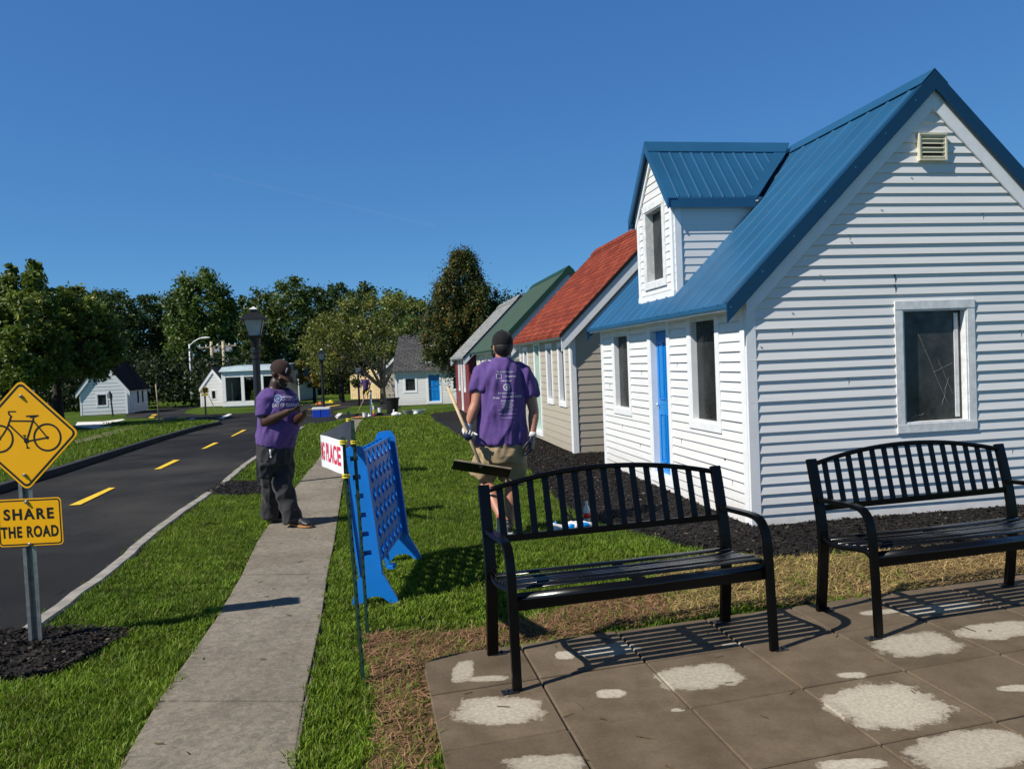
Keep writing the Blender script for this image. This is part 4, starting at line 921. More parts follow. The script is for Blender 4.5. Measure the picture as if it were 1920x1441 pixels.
# fix floating top-level meaning: those stand inside
for q, lab, cat in ((o, 'dark green covered ride-on vehicle behind the left pane of the station window', 'vehicle'), (o2, 'yellow seat standing inside the station behind the middle pane', 'yellow_seat')):
    mw = Matrix.Translation(fr.location) @ Matrix.Rotation(rf, 4, 'Z'); q.parent = None; q.matrix_world = mw; tag(q, lab, cat)
ga = G(377, 758); gb = thing('gabled_annex', (ga.x, ga.y, ga.z), '', 'small building', None, R(-8))
annex = house('annex', 'white gabled building with one small dark window left of the station', (W(377, 758, 49).x, 49, gz(49)+.02), R(-4), 'white', 'shingle', 'darkshingle', W_=1.72, L=5, hw=1.25, hr=2.35, rowh=.2, near=[('w', .72, 1.0, .50, 1.02, .05)], rake=.06, eave=.08)
bpy.data.objects.remove(gb)
hb2 = house('cottage', 'cream cottage with a dark roof seen just past the standing man\'s cap', (W(520, 745, 56).x, 56, gz(56)), R(-2), 'beige', 'shingle', 'darkshingle', W_=1.62, L=4.5, hw=1.55, hr=2.6, rowh=.2)
# vertical board fence
fl, fr_ = G(658, 748), G(717, 747); fdir = (fr_-fl).normalized(); fn = thing('board_fence', (fl.x, fl.y, fl.z), 'tall yellow pine board fence behind the far man', 'fence', None, math.atan2(fdir.y, fdir.x))
n_ = 17; ww = (fr_-fl).length/n_
mb = MB()
for k in range(n_):
    h_ = 1.75+.55*max(0, 1-abs((k-10)/6.5)) + random.uniform(-.02, .02); mb.box((ww*(k+.5), random.uniform(-.012, .012), h_/2), (ww*.92, .03, h_))
mb.build('boards', M['fenceboard'], fn)
mb = MB(); [mb.box((ww*n_/2, .05, z), (ww*n_, .05, .09)) for z in (.4, 1.4)]; mb.build('rail', M['fenceboard'], fn)

# ------------------------------------------------------------ yellow bicycle sign
sb = G(70, 1212)
sg = thing('road_sign', (sb.x, sb.y, 0), 'yellow diamond bicycle sign over a SHARE THE ROAD plate on a steel post', 'sign', None, R(0), 0, R(-.5))
mb = MB(); pw = .052
for a, b, c_ in ((-.026, .008, 0), (.018, .008, 0)): mb.box((a+b/2, .0, .74), (b, .028, 1.52))
mb.box((-.0, .012, .74), (.036, .004, 1.52)); mb.box((-.033, -.012, .74), (.014, .003, 1.52)); mb.box((.033, -.012, .74), (.014, .003, 1.52))
mb.build('post', M['galv'], sg, bevel=.0008)
def rrect(cx, cz, hx, hz, r, rot=0, n=6):
    P = []
    for sx, sz, a0 in ((1, 1, 0), (-1, 1, 90), (-1, -1, 180), (1, -1, 270)):
        for k in range(n+1):
            a = R(a0+90*k/n); P.append((sx*(hx-r)+r*math.cos(a), sz*(hz-r)+r*math.sin(a)))
    c_, s_ = math.cos(rot), math.sin(rot); return [(cx+x*c_-z*s_, cz+x*s_+z*c_) for x, z in P]
def plate(mb, P, y0, y1): mb.prism([Vector((x, y0, z)) for x, z in P], (0, y1-y0, 0))
def ring_plate(mb, Po, Pi, y0, y1):
    n = len(Po)
    for i in range(n):
        j = (i+1) % n; q = [Vector((Po[i][0], y0, Po[i][1])), Vector((Po[j][0], y0, Po[j][1])), Vector((Pi[j][0], y0, Pi[j][1])), Vector((Pi[i][0], y0, Pi[i][1]))]
        mb.hexa(q+[p+Vector((0, y1-y0, 0)) for p in q])
S0 = W(52, 815, sb.y); SC = (S0.x-sb.x, S0.z); FY = -.020
mb = MB(); h_ = .228; plate(mb, rrect(*SC, h_, h_, .035, R(45)), FY, FY+.003); dia = mb.build('diamond_plate', M['signyellow'], sg)
mb = MB(); ring_plate(mb, rrect(*SC, h_-.010, h_-.010, .030, R(45)), rrect(*SC, h_-.022, h_-.022, .022, R(45)), FY-.0008, FY-.0002)
mb.build('border', M['signblack'], dia)
mb = MB(); K = .25*sb.y/FPX; th = R(-3.4)
def zp(x, y):
    dx, dz = (x-213)*K, -(y-547)*K; return (SC[0]+dx*math.cos(th)-dz*math.sin(th), SC[1]+dx*math.sin(th)+dz*math.cos(th))
def ring(c_, ro, ri):
    n = 40; Po = [(c_[0]+ro*math.cos(2*math.pi*k/n), c_[1]+ro*math.sin(2*math.pi*k/n)) for k in range(n)]; Pi = [(c_[0]+ri*math.cos(2*math.pi*k/n), c_[1]+ri*math.sin(2*math.pi*k/n)) for k in range(n)]; ring_plate(mb, Po, Pi, FY-.0010, FY-.0003)
def bar2(a, b, wd):
    a, b = Vector(zp(*a)), Vector(zp(*b)); t = (b-a).normalized(); n_ = Vector((-t.y, t.x))*wd/2; plate(mb, [tuple(a+n_), tuple(b+n_), tuple(b-n_), tuple(a-n_)], FY-.0011-random.uniform(0, .0003), FY-.0003)
ring(zp(390, 560), 106*K, 92*K); ring(zp(32, 575), 106*K, 92*K); ring(zp(390, 562), 12*K, 1*K); ring(zp(32, 575), 12*K, 1*K); ring(zp(234, 588), 20*K, 1*K)
for a, b, t in (((110, 440), (283, 440), 11), ((100, 465), (232, 590), 12), ((286, 425), (234, 590), 12), ((288, 440), (390, 562), 11), ((236, 592), (390, 562), 12), ((122, 400), (88, 500), 12), ((88, 495), (60, 540), 11), ((62, 538), (32, 575), 10), ((100, 388), (122, 405), 11), ((97, 372), (112, 400), 10), ((100, 370), (156, 370), 9), ((284, 430), (288, 405), 11), ((232, 404), (324, 398), 11), ((260, 412), (310, 404), 10), ((218, 548), (242, 640), 8), ((208, 548), (230, 548), 9), ((232, 640), (256, 641), 9)): bar2(a, b, t*K)
mb.build('bicycle_symbol', M['signblack'], dia)
P0 = W(62, 977, sb.y); PC = (P0.x-sb.x, P0.z)
mb = MB(); plate(mb, rrect(*PC, .188, .138, .022), FY, FY+.003); pl = mb.build('lower_plate', M['signyellow'], sg)
mb = MB(); ring_plate(mb, rrect(*PC, .181, .131, .018), rrect(*PC, .174, .124, .013), FY-.0008, FY-.0002); mb.build('border', M['signblack'], pl)
for t, z, wd_, hh_, sp_, bo in (('SHARE', .048, .292, .066, 1.25, .0035), ('THE ROAD', -.055, .335, .068, 1.14, .0035)):
    vs, fs = text_mesh(t, .1, bo, font_space=sp_); x0_, x1_ = min(v.x for v in vs), max(v.x for v in vs); z0_, z1_ = min(v.y for v in vs), max(v.y for v in vs)
    mb = MB(); mb.add([Vector((PC[0]-.004+((v.x-x0_)/(x1_-x0_)-.5)*wd_, FY-.001, PC[1]+z+((v.y-z0_)/(z1_-z0_)-.5)*hh_)) for v in vs], fs); mb.build('lettering', M['signblack'], pl)
for x, z in ((zp(197, 255)), (zp(222, 845)), (PC[0]-.010, PC[1]+.118), (PC[0]-.006, PC[1]-.128)):
    mb = MB(); mb.ell((x, FY-.006, z), (.011, .007, .011), n=12, m=8); mb.box((x, FY-.012, z), (.010, .010, .010)); mb.build('bolt', M['galv'], sg, smooth=False)

# ------------------------------------------------------------ lamp posts
def lamp_post(loc, label, H_):
    t = thing('lamp_post', loc, label, 'lamp post', 'black lamp posts along the road', R(12))
    mb = MB(); k = H_/2.58
    mb.lathe([(.10, 0), (.10, .03), (.07, .05), (.066, .35), (.052, .38), (.049, 1.8*k), (.056, 1.82*k), (.056, 1.88*k), (.062, 1.9*k), (.062, 1.96*k), (.05, 1.97*k), (.078, 2.10*k), (.10, 2.13*k)])
    mb.build('pole', M['blackpost'], t, smooth=False)
    z0, z1 = 2.13*k, 2.36*k; r0, r1 = .088, .150
    def fr_(r, z): return [Vector((sx*r, sy*r, z)) for sx, sy in ((-1, -1), (1, -1), (1, 1), (-1, 1))]
    mb = MB(); mb.hexa(fr_(r0*.82, z0+.015)+fr_(r1*.82, z1)); mb.build('lantern_glass', M['frost'], t)
    mb = MB(); mb.hexa(fr_(r0+.012, z0)+fr_(r0+.012, z0+.014)); mb.hexa(fr_(r1+.022, z1)+fr_(r1+.02, z1+.016))
    for a, b in zip(fr_(r0*.84, z0+.012), fr_(r1*.84, z1)): mb.bar(a, b, .010, .010)
    mb.build('lantern_frame', M['blackpost'], t)
    mb = MB(); mb.hexa(fr_(r1+.018, z1+.016)+fr_(.06, z1+.10)); mb.hexa(fr_(.045, z1+.095)+fr_(.045, z1+.145)); mb.build('lantern_roof', M['blackpost'], t)
    mb = MB(); mb.hexa(fr_(.056, z1+.145)+fr_(.004, z1+.185)); mb.build('cap', M['trim_old'], t)
    return t
lb = G(492, 912); lamp_post((lb.x, lb.y, 0), 'tall black lamp post with frosted lantern just behind the man using a phone', 2.47)
l2 = G(608, 783); lamp_post((l2.x, l2.y, l2.z), 'distant black lamp post rising beside the blue and white cooler', 2.62)

# ------------------------------------------------------------ benches
def make_bench(loc, rz, label):
    t = thing('park_bench', loc, label, 'bench', 'black slatted steel benches on the patio', rz)
    L, D = 1.36, .47
    def curve(P, n=6, closed=False):   # Catmull-Rom
        out = []
        for i in range(len(P)-1):
            p0, p1, p2, p3 = Vector(P[max(i-1, 0)]), Vector(P[i]), Vector(P[i+1]), Vector(P[min(i+2, len(P)-1)])
            for k in range(n):
                s_ = k/n; out.append(.5*((2*p1)+(p2-p0)*s_+(2*p0-5*p1+4*p2-p3)*s_*s_+(3*p1-p0-3*p2+p3)*s_**3))
        return out+[Vector(P[-1])]
    for x, sx in ((0, 1), (L, -1)):
        mb = MB(); w_ = .042
        front = curve([(x, .0, 0), (x, .012, .25), (x, .028, .50), (x, .045, .595), (x, .085, .648), (x, .15, .665), (x, .30, .662), (x, .455, .655)], 5)
        mb.loft(front, [(w_/2*1.05, .012)]*len(front), side=(1, 0, 0), n=4, dome=False)
        mb.build('armrest', M['black'], t, bevel=.003)
        back = curve([(x, .475, 0), (x, .455, .18), (x, .437, .40), (x, .457, .58), (x, .493, .74), (x, .530, .882)], 5)
        mb = MB(); mb.loft(back, [(.029, .014)]*len(back), side=(1, 0, 0), n=4, dome=False); mb.build('back_post', M['black'], t, bevel=.003)
        mb = MB(); sd = curve([(x, .03, .395), (x, .06, .43), (x, .12, .438), (x, .22, .425), (x, .34, .412), (x, .445, .43)], 5); mb.loft(sd, [(.012, .016)]*len(sd), side=(1, 0, 0), n=8, dome=False); mb.build('seat_side', M['black'], t, smooth=True)
        for y in (0.0, .475):
            mb = MB(); mb.box((x+.035*(-sx if y == 0 else sx)*1.0, y, .003), (.075, .045, .006)); mb.lathe([(.009, .006), (.009, .014), (.004, .018)], (x+.048*(-sx if y == 0 else sx), y, 0), 10); mb.build('foot_plate', M['blackpost'], t)
    # seat slats: flat bars along the bench, following the side profile
    prof = [(.040, .425), (.092, .452), (.152, .453), (.212, .442), (.272, .432), (.332, .428), (.395, .437)]
    for i, (y, z) in enumerate(prof):
        a = (-.7 if i == 0 else (-.12 if i == 1 else (.10 if i < 4 else (.05 if i == 4 else -.15)))); mb = MB(); mb.loft([(.01, y, z), (L/2, y, z-.004), (L-.01, y, z)], [(.0215, .007)]*3, side=(0, math.cos(a), -math.sin(a)), n=14, dome=False); mb.build('seat_slat', M['blackgloss'], t, True)
    mb = MB(); mb.bar((0, .045, .385), (L, .045, .385), .024, .05, Vector((0, 1, 0))); mb.build('front_rail', M['black'], t)
    mb = MB(); mb.box((L/2, .22, .418), (.05, .36, .02)); mb.build('centre_support', M['black'], t)
    # back: bottom rail, arched top rail, vertical slats
    yb = lambda z: .457+(z-.58)*.235
    zt = lambda x: .848+.082*(1-((x-L/2)/(L/2))**2)
    mb = MB(); mb.bar((0.02, yb(.605), .605), (L-.02, yb(.605), .605), .034, .018, Vector((0, 0, 1))); mb.build('back_rail', M['black'], t)
    mb = MB(); pts = [Vector((x, yb(zt(x)), zt(x))) for x in np.linspace(.01, L-.01, 25)]; mb.loft(pts, [(.014, .013)]*25, side=(0, 0, 1), n=8, dome=False); mb.build('top_rail', M['black'], t, smooth=True)
    for k in range(15):
        x = L*(k+1)/16; mb = MB(); mb.bar((x, yb(.61), .61), (x, yb(zt(x)), zt(x)-.005), .036, .006); mb.build('back_slat', M['black'], t, bevel=.001)
    return t
b0 = G(970, 1295, PZ); b1 = G(1455, 1219, PZ); ang = math.atan2(b1.y-b0.y, b1.x-b0.x)
make_bench((b0.x, b0.y, PZ), ang, 'left black slatted bench, nearest the lawn with the walking man behind it')
c0 = G(1648, 1195, PZ); make_bench((c0.x, c0.y, PZ), R(14.5), 'right black slatted bench, in front of the white cottage window wall')

# ------------------------------------------------------------ giant connect game
ga_, gb_ = G(704, 1130), G(752, 1046)
ga_ = G(704, 1134); gb_ = G(756, 1050); gdr = gb_-ga_
gm = thing('giant_game', (ga_.x, ga_.y, 0), 'giant blue plastic four in a row game standing on the lawn', 'game frame', None, math.atan2(-gdr.x, gdr.y), 0, R(-5.5))
def end_panel(y, sgn):
    mb = MB(); prof = [(.155, 0), (.150, .03), (.075, .215), (.075, .96), (.068, 1.0), (.045, 1.03), (0, 1.04)]
    P = [(x, z) for x, z in prof] + [(-x, z) for x, z in prof[::-1][1:]] + [(-.105, .0), (-.06, .045), (-.03, .06), (.03, .06), (.06, .045), (.105, .0)]
    # panel with square windows: frame pieces
    outer = []
    zs = [.30+.125*k for k in range(6)]; hw_, hh = .026, .066
    body = [(-.155, 0), (-.105, 0), (-.06, .045), (-.03, .06), (.03, .06), (.06, .045), (.105, 0), (.155, 0), (.150, .03), (.075, .215), (-.075, .215), (-.150, .03)]
    plate_y(mb, body, y)
    cuts = [.215]+[q for z in zs for q in (z, z+hh)]+[.985]
    for a, b in zip(cuts[::2], cuts[1::2]): plate_y(mb, [(-.0745, a), (.0745, a), (.0745, b), (-.0745, b)], y)
    for z in zs:
        for s_ in (-1, 1): plate_y(mb, [(s_*hw_, z), (s_*.075, z), (s_*.075, z+hh), (s_*hw_, z+hh)][::s_], y)
        plate_y(mb, [(-hw_, z), (hw_, z), (hw_, z+hh*.5), (-hw_, z+hh*.5)], y+sgn*-.006, .010)
    plate_y(mb, [(-.0745, .985), (.0745, .985), (.073, 1.01), (.062, 1.035), (.04, 1.05), (-.04, 1.05), (-.062, 1.035), (-.073, 1.01)], y)
    for s_ in (-1, 1): mb.bar((s_*.072, y, .215), (s_*.072, y, 1.0), .012, .05)      # side lips
    mb.build('end_panel', M['gameblue'], gm)
def plate_y(mb, P, y, t=.024): mb.prism([Vector((x, y-t/2, z)) for x, z in P], (0, t, 0))
end_panel(0, 1); end_panel(1.12, -1)
for x, nm in ((-.030, 'grid_panel'), (.030, 'grid_panel')):
    bm = bmesh.new(); ny, nzc = 7, 6; y0_, z0_, cw, ch = .03, .235, 1.06/7, .128; n_ = 20
    for i in range(ny):
        for k in range(nzc):
            cy, cz = y0_+cw*(i+.5), z0_+ch*(k+.5); inn = [bm.verts.new((x, cy+.0505*math.cos(2*math.pi*q/n_), cz+.0505*math.sin(2*math.pi*q/n_))) for q in range(n_)]
            out = []
            for q in range(n_):
                a = 2*math.pi*q/n_; ca_, sa = math.cos(a), math.sin(a); m_ = min((cw/2)/max(abs(ca_), 1e-6), (ch/2)/max(abs(sa), 1e-6)); out.append(bm.verts.new((x, cy+ca_*m_, cz+sa*m_)))
            for q in range(n_): bm.faces.new((inn[q], inn[(q+1) % n_], out[(q+1) % n_], out[q]))
            # corner fill
            cvs = {}
            for sy in (-1, 1):
                for sz in (-1, 1):
                    cc_ = bm.verts.new((x, cy+sy*cw/2, cz+sz*ch/2)); a = math.atan2(sz*ch, sy*cw) % (2*math.pi); q = int(a/(2*math.pi/n_)); bm.faces.new((out[q], cc_, out[(q+1) % n_]))
    geo = bmesh.ops.extrude_face_region(bm, geom=bm.faces[:]); vv_ = [e for e in geo['geom'] if isinstance(e, bmesh.types.BMVert)]; bmesh.ops.translate(bm, verts=vv_, vec=(.010 if x > 0 else -.010, 0, 0))
    bmesh.ops.recalc_face_normals(bm, faces=bm.faces); me = bpy.data.meshes.new(nm); bm.to_mesh(me); bm.free(); me.materials.append(M['gameblue']); o = bpy.data.objects.new(nm, me); C.objects.link(o); o.parent = gm
mb = MB()
for i in range(8): mb.box((0, .03+1.06/7*i, .62), (.058, .006, .76))
mb.box((0, .56, .228), (.058, 1.08, .012)); mb.build('inner_dividers', M['gameblue'], gm)
mb = MB(); mb.box((.03, .55, .11), (.05, .10, .02)); mb.box((.0, .55, .17), (.03, .03, .13)); mb.build('release_lever', M['gameblue'], gm)

# ------------------------------------------------------------ stakes and banner
def stake(px_top, base, label, ytop, rough=0):
    b = base; top = W(px_top[0], px_top[1], ytop)
    t = thing('fence_stake', (b[0], b[1], 0), label, 'stake', 'green metal stakes holding the banner')
    v_ = Vector((top.x-b[0], top.y-b[1], top.z)); mb = MB(); mb.bar((0, 0, -.02), v_, .019, .005); mb.bar((0, .011, -.02), v_+Vector((0, .011, 0)), .005, .022)
    n_ = int(v_.z/.055)
    for i in range(2, n_): mb.bar(v_*(i/n_)+Vector((0, -.006, 0)), v_*((i+.22)/n_)+Vector((0, -.006, 0)), .007, .006)
    mb.build('post', M['green_stake'], t); return t, top
sA = G(682, 1282); sB = G(690, 1190); sC = G(690, 1133)
tA, topA = stake((643, 819), (sA.x, sA.y), 'green steel stake nearest the camera, holding the white banner end', sA.y)
tB, topB = stake((661, 788), (sB.x, sB.y), 'green steel stake crossing in front of the blue game panel', sB.y)
tC, topC = stake((653, 771), (sC.x, sC.y), 'dark stake farthest from the camera holding the grey banner back', sC.y)
bp = [W(642, 826, sA.y-.012), W(628, 822, 3.80), W(612, 817, 3.92), W(602, 815, 4.05), W(603, 813, 4.25), W(618, 806, 4.55), W(640, 795, 4.85), W(657, 787, sC.y-.01)]
def bez(P, n):
    out = []
    for i in range(len(P)-1):
        p0, p1, p2, p3 = P[max(i-1, 0)], P[i], P[i+1], P[min(i+2, len(P)-1)]
        for k in range(n): s_ = k/n; out.append(.5*((2*p1)+(p2-p0)*s_+(2*p0-5*p1+4*p2-p3)*s_*s_+(3*p1-p0-3*p2+p3)*s_**3))
    return out+[P[-1]]
bpts = bez([Vector(p) for p in bp], 8)
bn = thing('banner', (sA.x, sA.y, 0), 'white vinyl banner with red letters curved between the green stakes', 'banner')
BH = .165; mbw = MB(); tops = bpts; N_ = len(tops)
def bnorm(i): t = (tops[min(i+1, N_-1)]-tops[max(i-1, 0)]).normalized(); return Vector((t.y, -t.x, 0)).normalized()
nrm = [bnorm(i) for i in range(N_)]; nrm = [n_ if (CAM-tops[2]).dot(nrm[2]) > 0 else -n_ for n_ in nrm]
rows = []
for i, p in enumerate(tops):
    rp = Vector((0, 0, 0)); q = nrm[i]
    rows.append([p+rp, p-Vector((0, 0, BH/2)), p-Vector((0, 0, BH))+rp])
for side, mt, nm in ((.0008, 'bannerwhite', 'printed_face'), (-.0008, 'bannerback', 'grey_back')):
    mb = MB(); mb.add([v+nrm[i]*side for i, r in enumerate(rows) for v in r], [(i*3+k, i*3+k+1, (i+1)*3+k+1, (i+1)*3+k) for i in range(N_-1) for k in range(2)]); mb.build(nm, M[mt], bn, smooth=True, world=True)
# lettering follows the curve
cum = [0.0]
for a, b in zip(tops[:-1], tops[1:]): cum.append(cum[-1]+(b-a).length)
def on_b(s_, h):     # s_ measured from stake A
    for i in range(N_-1):
        if cum[i] <= s_ <= cum[i+1]:
            f_ = (s_-cum[i])/(cum[i+1]-cum[i]); p = tops[i].lerp(tops[i+1], f_); q = nrm[i].lerp(nrm[i+1], f_); return p-Vector((0, 0, h))+q*(.0022)
    return tops[0]
vs, fs = text_mesh('ING PLACE', .125, .004, 'RIGHT', xs=.55, font_space=1.08); bmt = bmesh.new(); bvs = [bmt.verts.new(v) for v in vs]
for f in fs:
    try: bmt.faces.new([bvs[i] for i in f])
    except ValueError: pass
for k in range(1, 60): bmesh.ops.bisect_plane(bmt, geom=bmt.verts[:]+bmt.edges[:]+bmt.faces[:], plane_co=(-k*.011, 0, 0), plane_no=(1, 0, 0))
bmt.verts.ensure_lookup_table(); bmt.verts.index_update(); mb = MB(); mb.add([on_b(max(0, .018-v.co.x), BH*.52-v.co.y) for v in bmt.verts], [tuple(v.index for v in f.verts) for f in bmt.faces]); bmt.free(); mb.build('lettering', M['bannerred'], bn, world=True)
for nm, (X_, z_) in {'a': (sA, topA.z-.02), 'b': (sA, topA.z-.185), 'c': (sC, topC.z-.05), 'd': (sC, topC.z-.20), 'e': (sB, topB.z-.12)}.items():
    tt = {id(sA): topA, id(sB): topB, id(sC): topC}[id(X_)]; f_ = z_/tt.z; p = Vector((X_.x, X_.y, 0)).lerp(tt, f_); mb = MB()
    mb.tube([p+Vector((.017*math.cos(a), .017*math.sin(a), .003*math.sin(3*a))) for a in np.linspace(0, 6.28, 12)], .004, 6); mb.tube([p+Vector((.017*math.cos(a), .017*math.sin(a), -.012)) for a in np.linspace(0, 6.28, 12)], .004, 6); mb.build('tie', M['yellowtie'], bn, world=True)

# ------------------------------------------------------------ people
def fold_fn(amp, seed, sx=1.0, dirv=(0, 0, 1), stretch=3.0):
    d = Vector(dirv).normalized()
    def f(c):
        q = (c - d*c.dot(d)*(1-1/stretch))*sx*9 + Vector((seed*3.1, seed*1.7, seed))
        a = noise.noise(q); b = noise.noise(q*2.1+Vector((7, 1, 3))); r = 1-abs(a)*2
        return amp*(.9*r+.5*b)
    return f
def hand(mb, wrist, d, pn, up, s=1.0, curl=.9, spread=.10):
    """wrist point, d: direction of the palm, pn: palm normal (fingers curl towards it), up: thumb side"""
    d = Vector(d).normalized(); pn = Vector(pn); pn = (pn-d*pn.dot(d)).normalized(); th = Vector(up); th = (th-d*th.dot(d)-pn*th.dot(pn)).normalized()
    w0 = Vector(wrist); mb.loft([w0-d*.02, w0+d*.02*s, w0+d*.055*s, w0+d*.085*s], [(.024*s, .018*s), (.034*s, .017*s), (.041*s, .016*s), (.039*s, .013*s)], side=th, n=12)
    for i, (ln, off) in enumerate(((.070, .030), (.079, .010), (.074, -.010), (.058, -.029))):
        p = w0+d*.085*s+th*off*s; dd = (d+th*spread*(off/.03)*.5).normalized(); ax = []; a = 0
        P = [p-d*.01]; seg = [.45, .32, .25]
        for k, q in enumerate(seg):
            a += curl*(.7+.12*i)*(.6, .8, .6)[k]; v = dd*math.cos(a)+pn*math.sin(a); P.append(P[-1]+v*ln*s*q*1.1)
        mb.loft(P, [.0095*s, .0088*s, .008*s, .0068*s], n=8)
    p = w0+d*.025*s+th*.028*s; v1 = (d*.55+th*.65+pn*.35).normalized(); v2 = (d*.85+th*.15+pn*.5).normalized()
    mb.loft([p, p+v1*.034*s, p+v1*.034*s+v2*.030*s, p+v1*.034*s+v2*.052*s], [.013*s, .0115*s, .0095*s, .008*s], n=8)
def head_shape(mb, c, f, up, s=1.0):
    """head centred at c looking along f"""
    f = Vector(f).normalized(); up = Vector(up); up = (up-f*up.dot(f)).normalized(); sd = f.cross(up)
    Rm = Matrix((sd, f, up)).transposed()
    q = lambda x, y, z: Vector(c)+Rm @ Vector((x*s, y*s, z*s))
    mb.ell(q(0, -.012, .025), (.076*s, .095*s, .098*s), Rm, 20, 14); mb.ell(q(0, .022, -.045), (.060*s, .070*s, .072*s), Rm, 18, 12); mb.ell(q(0, .050, -.088), (.034*s, .030*s, .024*s), Rm)
    mb.loft([q(0, .084, .018), q(0, .100, -.010), q(0, .108, -.028)], [(.010*s, .008*s), (.013*s, .011*s), (.017*s, .012*s)], side=sd, n=10)
    mb.loft([q(-.022, .087, -.058), q(0, .094, -.056), q(.022, .087, -.058)], [.006*s, .0085*s, .006*s], n=8); mb.loft([q(-.02, .086, -.068), q(0, .092, -.069), q(.02, .086, -.068)], [.006*s, .009*s, .006*s], n=8)
    for sx in (-1, 1):
        mb.ell(q(sx*.076, -.008, -.012), (.010*s, .022*s, .034*s), Rm, 12, 8); mb.loft([q(sx*.015, .083, .030), q(sx*.034, .080, .034), q(sx*.052, .066, .030)], [.008*s, .009*s, .008*s], n=8)
        mb.ell(q(sx*.045, .062, -.022), (.02*s, .018*s, .02*s), Rm)
    return q, Rm
def eyes(parent, q, s=1.0):
    for sx in (-1, 1):
        e = MB(); e.m = 0; e.ell(q(sx*.031, .074, .008), (.011*s, .011*s, .011*s), None, 12, 8); e.m = 1; e.ell(q(sx*.031, .0805, .008), (.0055*s,)*3, None, 10, 6); e.build('eye', [M['plasticwhite'], M['signblack']], parent, True, world=True)
def project_print(name, parent, mat, txt_items, P0, right, upv, toward, bvh, off=.0035):
    """flat artwork (list of (verts2d, faces)) pressed onto a shirt: cast along -toward"""
    mb = MB(); right = Vector(right).normalized(); upv = Vector(upv).normalized(); tw = Vector(toward).normalized()
    for vs, fs in txt_items:
        out = []
        for v in vs:
            o_ = P0+right*v[0]+upv*v[1]+tw*.6; hit, n_, i_, d_ = bvh.ray_cast(o_, -tw); out.append((hit if hit else P0+right*v[0]+upv*v[1])+tw*off)
        mb.add(out, fs)
    return mb.build(name, mat, parent, world=True)
def txt(t, size, x, y, bold=.0, xs=1.0, align='CENTER'):
    vs, fs = text_mesh(t, size, bold, align, xs); return [(v.x+x, v.y+y) for v in vs], fs
def disc_art(cx, cy, ro, ri, n=28):
    vs = []; [vs.extend([(cx+ro*math.cos(2*math.pi*k/n), cy+ro*math.sin(2*math.pi*k/n)), (cx+ri*math.cos(2*math.pi*k/n), cy+ri*math.sin(2*math.pi*k/n))]) for k in range(n)]
    return vs, [(2*k, (2*k+2) % (2*n), (2*k+3) % (2*n), 2*k+1) for k in range(n)]
def rect_art(x0, y0, x1, y1, nx=6):
    vs = [(x0+(x1-x0)*k/nx, y) for k in range(nx+1) for y in (y0, y1)]; return vs, [(2*k, 2*k+2, 2*k+3, 2*k+1) for k in range(nx)]
def bvh_of(o):
    off = wloc(o); me = o.data; return BVHTree.FromPolygons([v.co+off for v in me.vertices], [tuple(p.vertices) for p in me.polygons])

# --- man with the phone
YA = 7.62
fa_ = G(552, 990, .02); pa = thing('person', (fa_.x, YA, 0), 'heavy-set man in purple shirt, grey trousers and cap looking down at a phone', 'person')
def A(x, y, dy=0.0): return W(x, y, YA+dy)
fA = Vector((.80, -.60, 0)); sA_ = Vector((-.60, -.80, 0))          # facing, and his right side
mb = MB()
# torso + hips + legs (continuous body)
mb.loft([A(518, 866), A(518, 835), A(519, 800), A(519, 765), A(515, 742)], [(.12, .10), (.14, .12), (.18, .16), (.18, .14), (.15, .10)], side=sA_, n=20)
mb.loft([A(515, 745), A(516, 728), A(519, 715)], [(.10, .085), (.064, .064), (.06, .064)], side=sA_, n=14)
hc = A(525.5, 700)
fH = Vector((.80, -.38, -.50)).normalized(); qA, RA = head_shape(mb, hc, fH, Vector((.4, -.15, .9)), 1.04)
shR, elR, wrR = A(497, 752, -.13), A(497, 792, -.16), A(541, 771, -.33)
shL, elL, wrL = A(541, 750, .10), A(556, 789, -.05), A(570, 776, -.25)
mb.loft([shR, shR.lerp(elR, .5), elR], [(.062, .062), (.056, .056), (.047, .047)], n=14); mb.loft([elR, elR.lerp(wrR, .35), elR.lerp(wrR, .75), wrR], [.047, .050, .036, .029], n=14)
mb.loft([shL, shL.lerp(elL, .5), elL], [.06, .053, .046], n=14); mb.loft([elL, elL.lerp(wrL, .35), wrL], [.046, .047, .029], n=14)
hipR, knR, anR = A(507, 852, -.08), A(508, 905, .10), A(510, 962, .26)
hipL, knL, anL = A(530, 852, .08), A(529, 908, -.02), A(549, 970, -.02)
for h_, k_, a_ in ((hipR, knR, anR), (hipL, knL, anL)): mb.loft([h_, h_.lerp(k_, .5), k_, k_.lerp(a_, .35), a_], [.075, .07, .055, .055, .04], n=14)
hand(mb, wrR+(wrR-elR).normalized()*.015, A(563, 766, -.40)-wrR, Vector((.1, .1, 1)), Vector((.4, .8, .1)), .95, .35)
hand(mb, wrL, A(574, 766, -.36)-wrL, Vector((-.7, -.1, .4)), Vector((-.2, .3, .8)), .95, .95)
body = remesh(mb, .007, 4, [M['skin_dark']], 'body', pa)
eyes(body, qA)
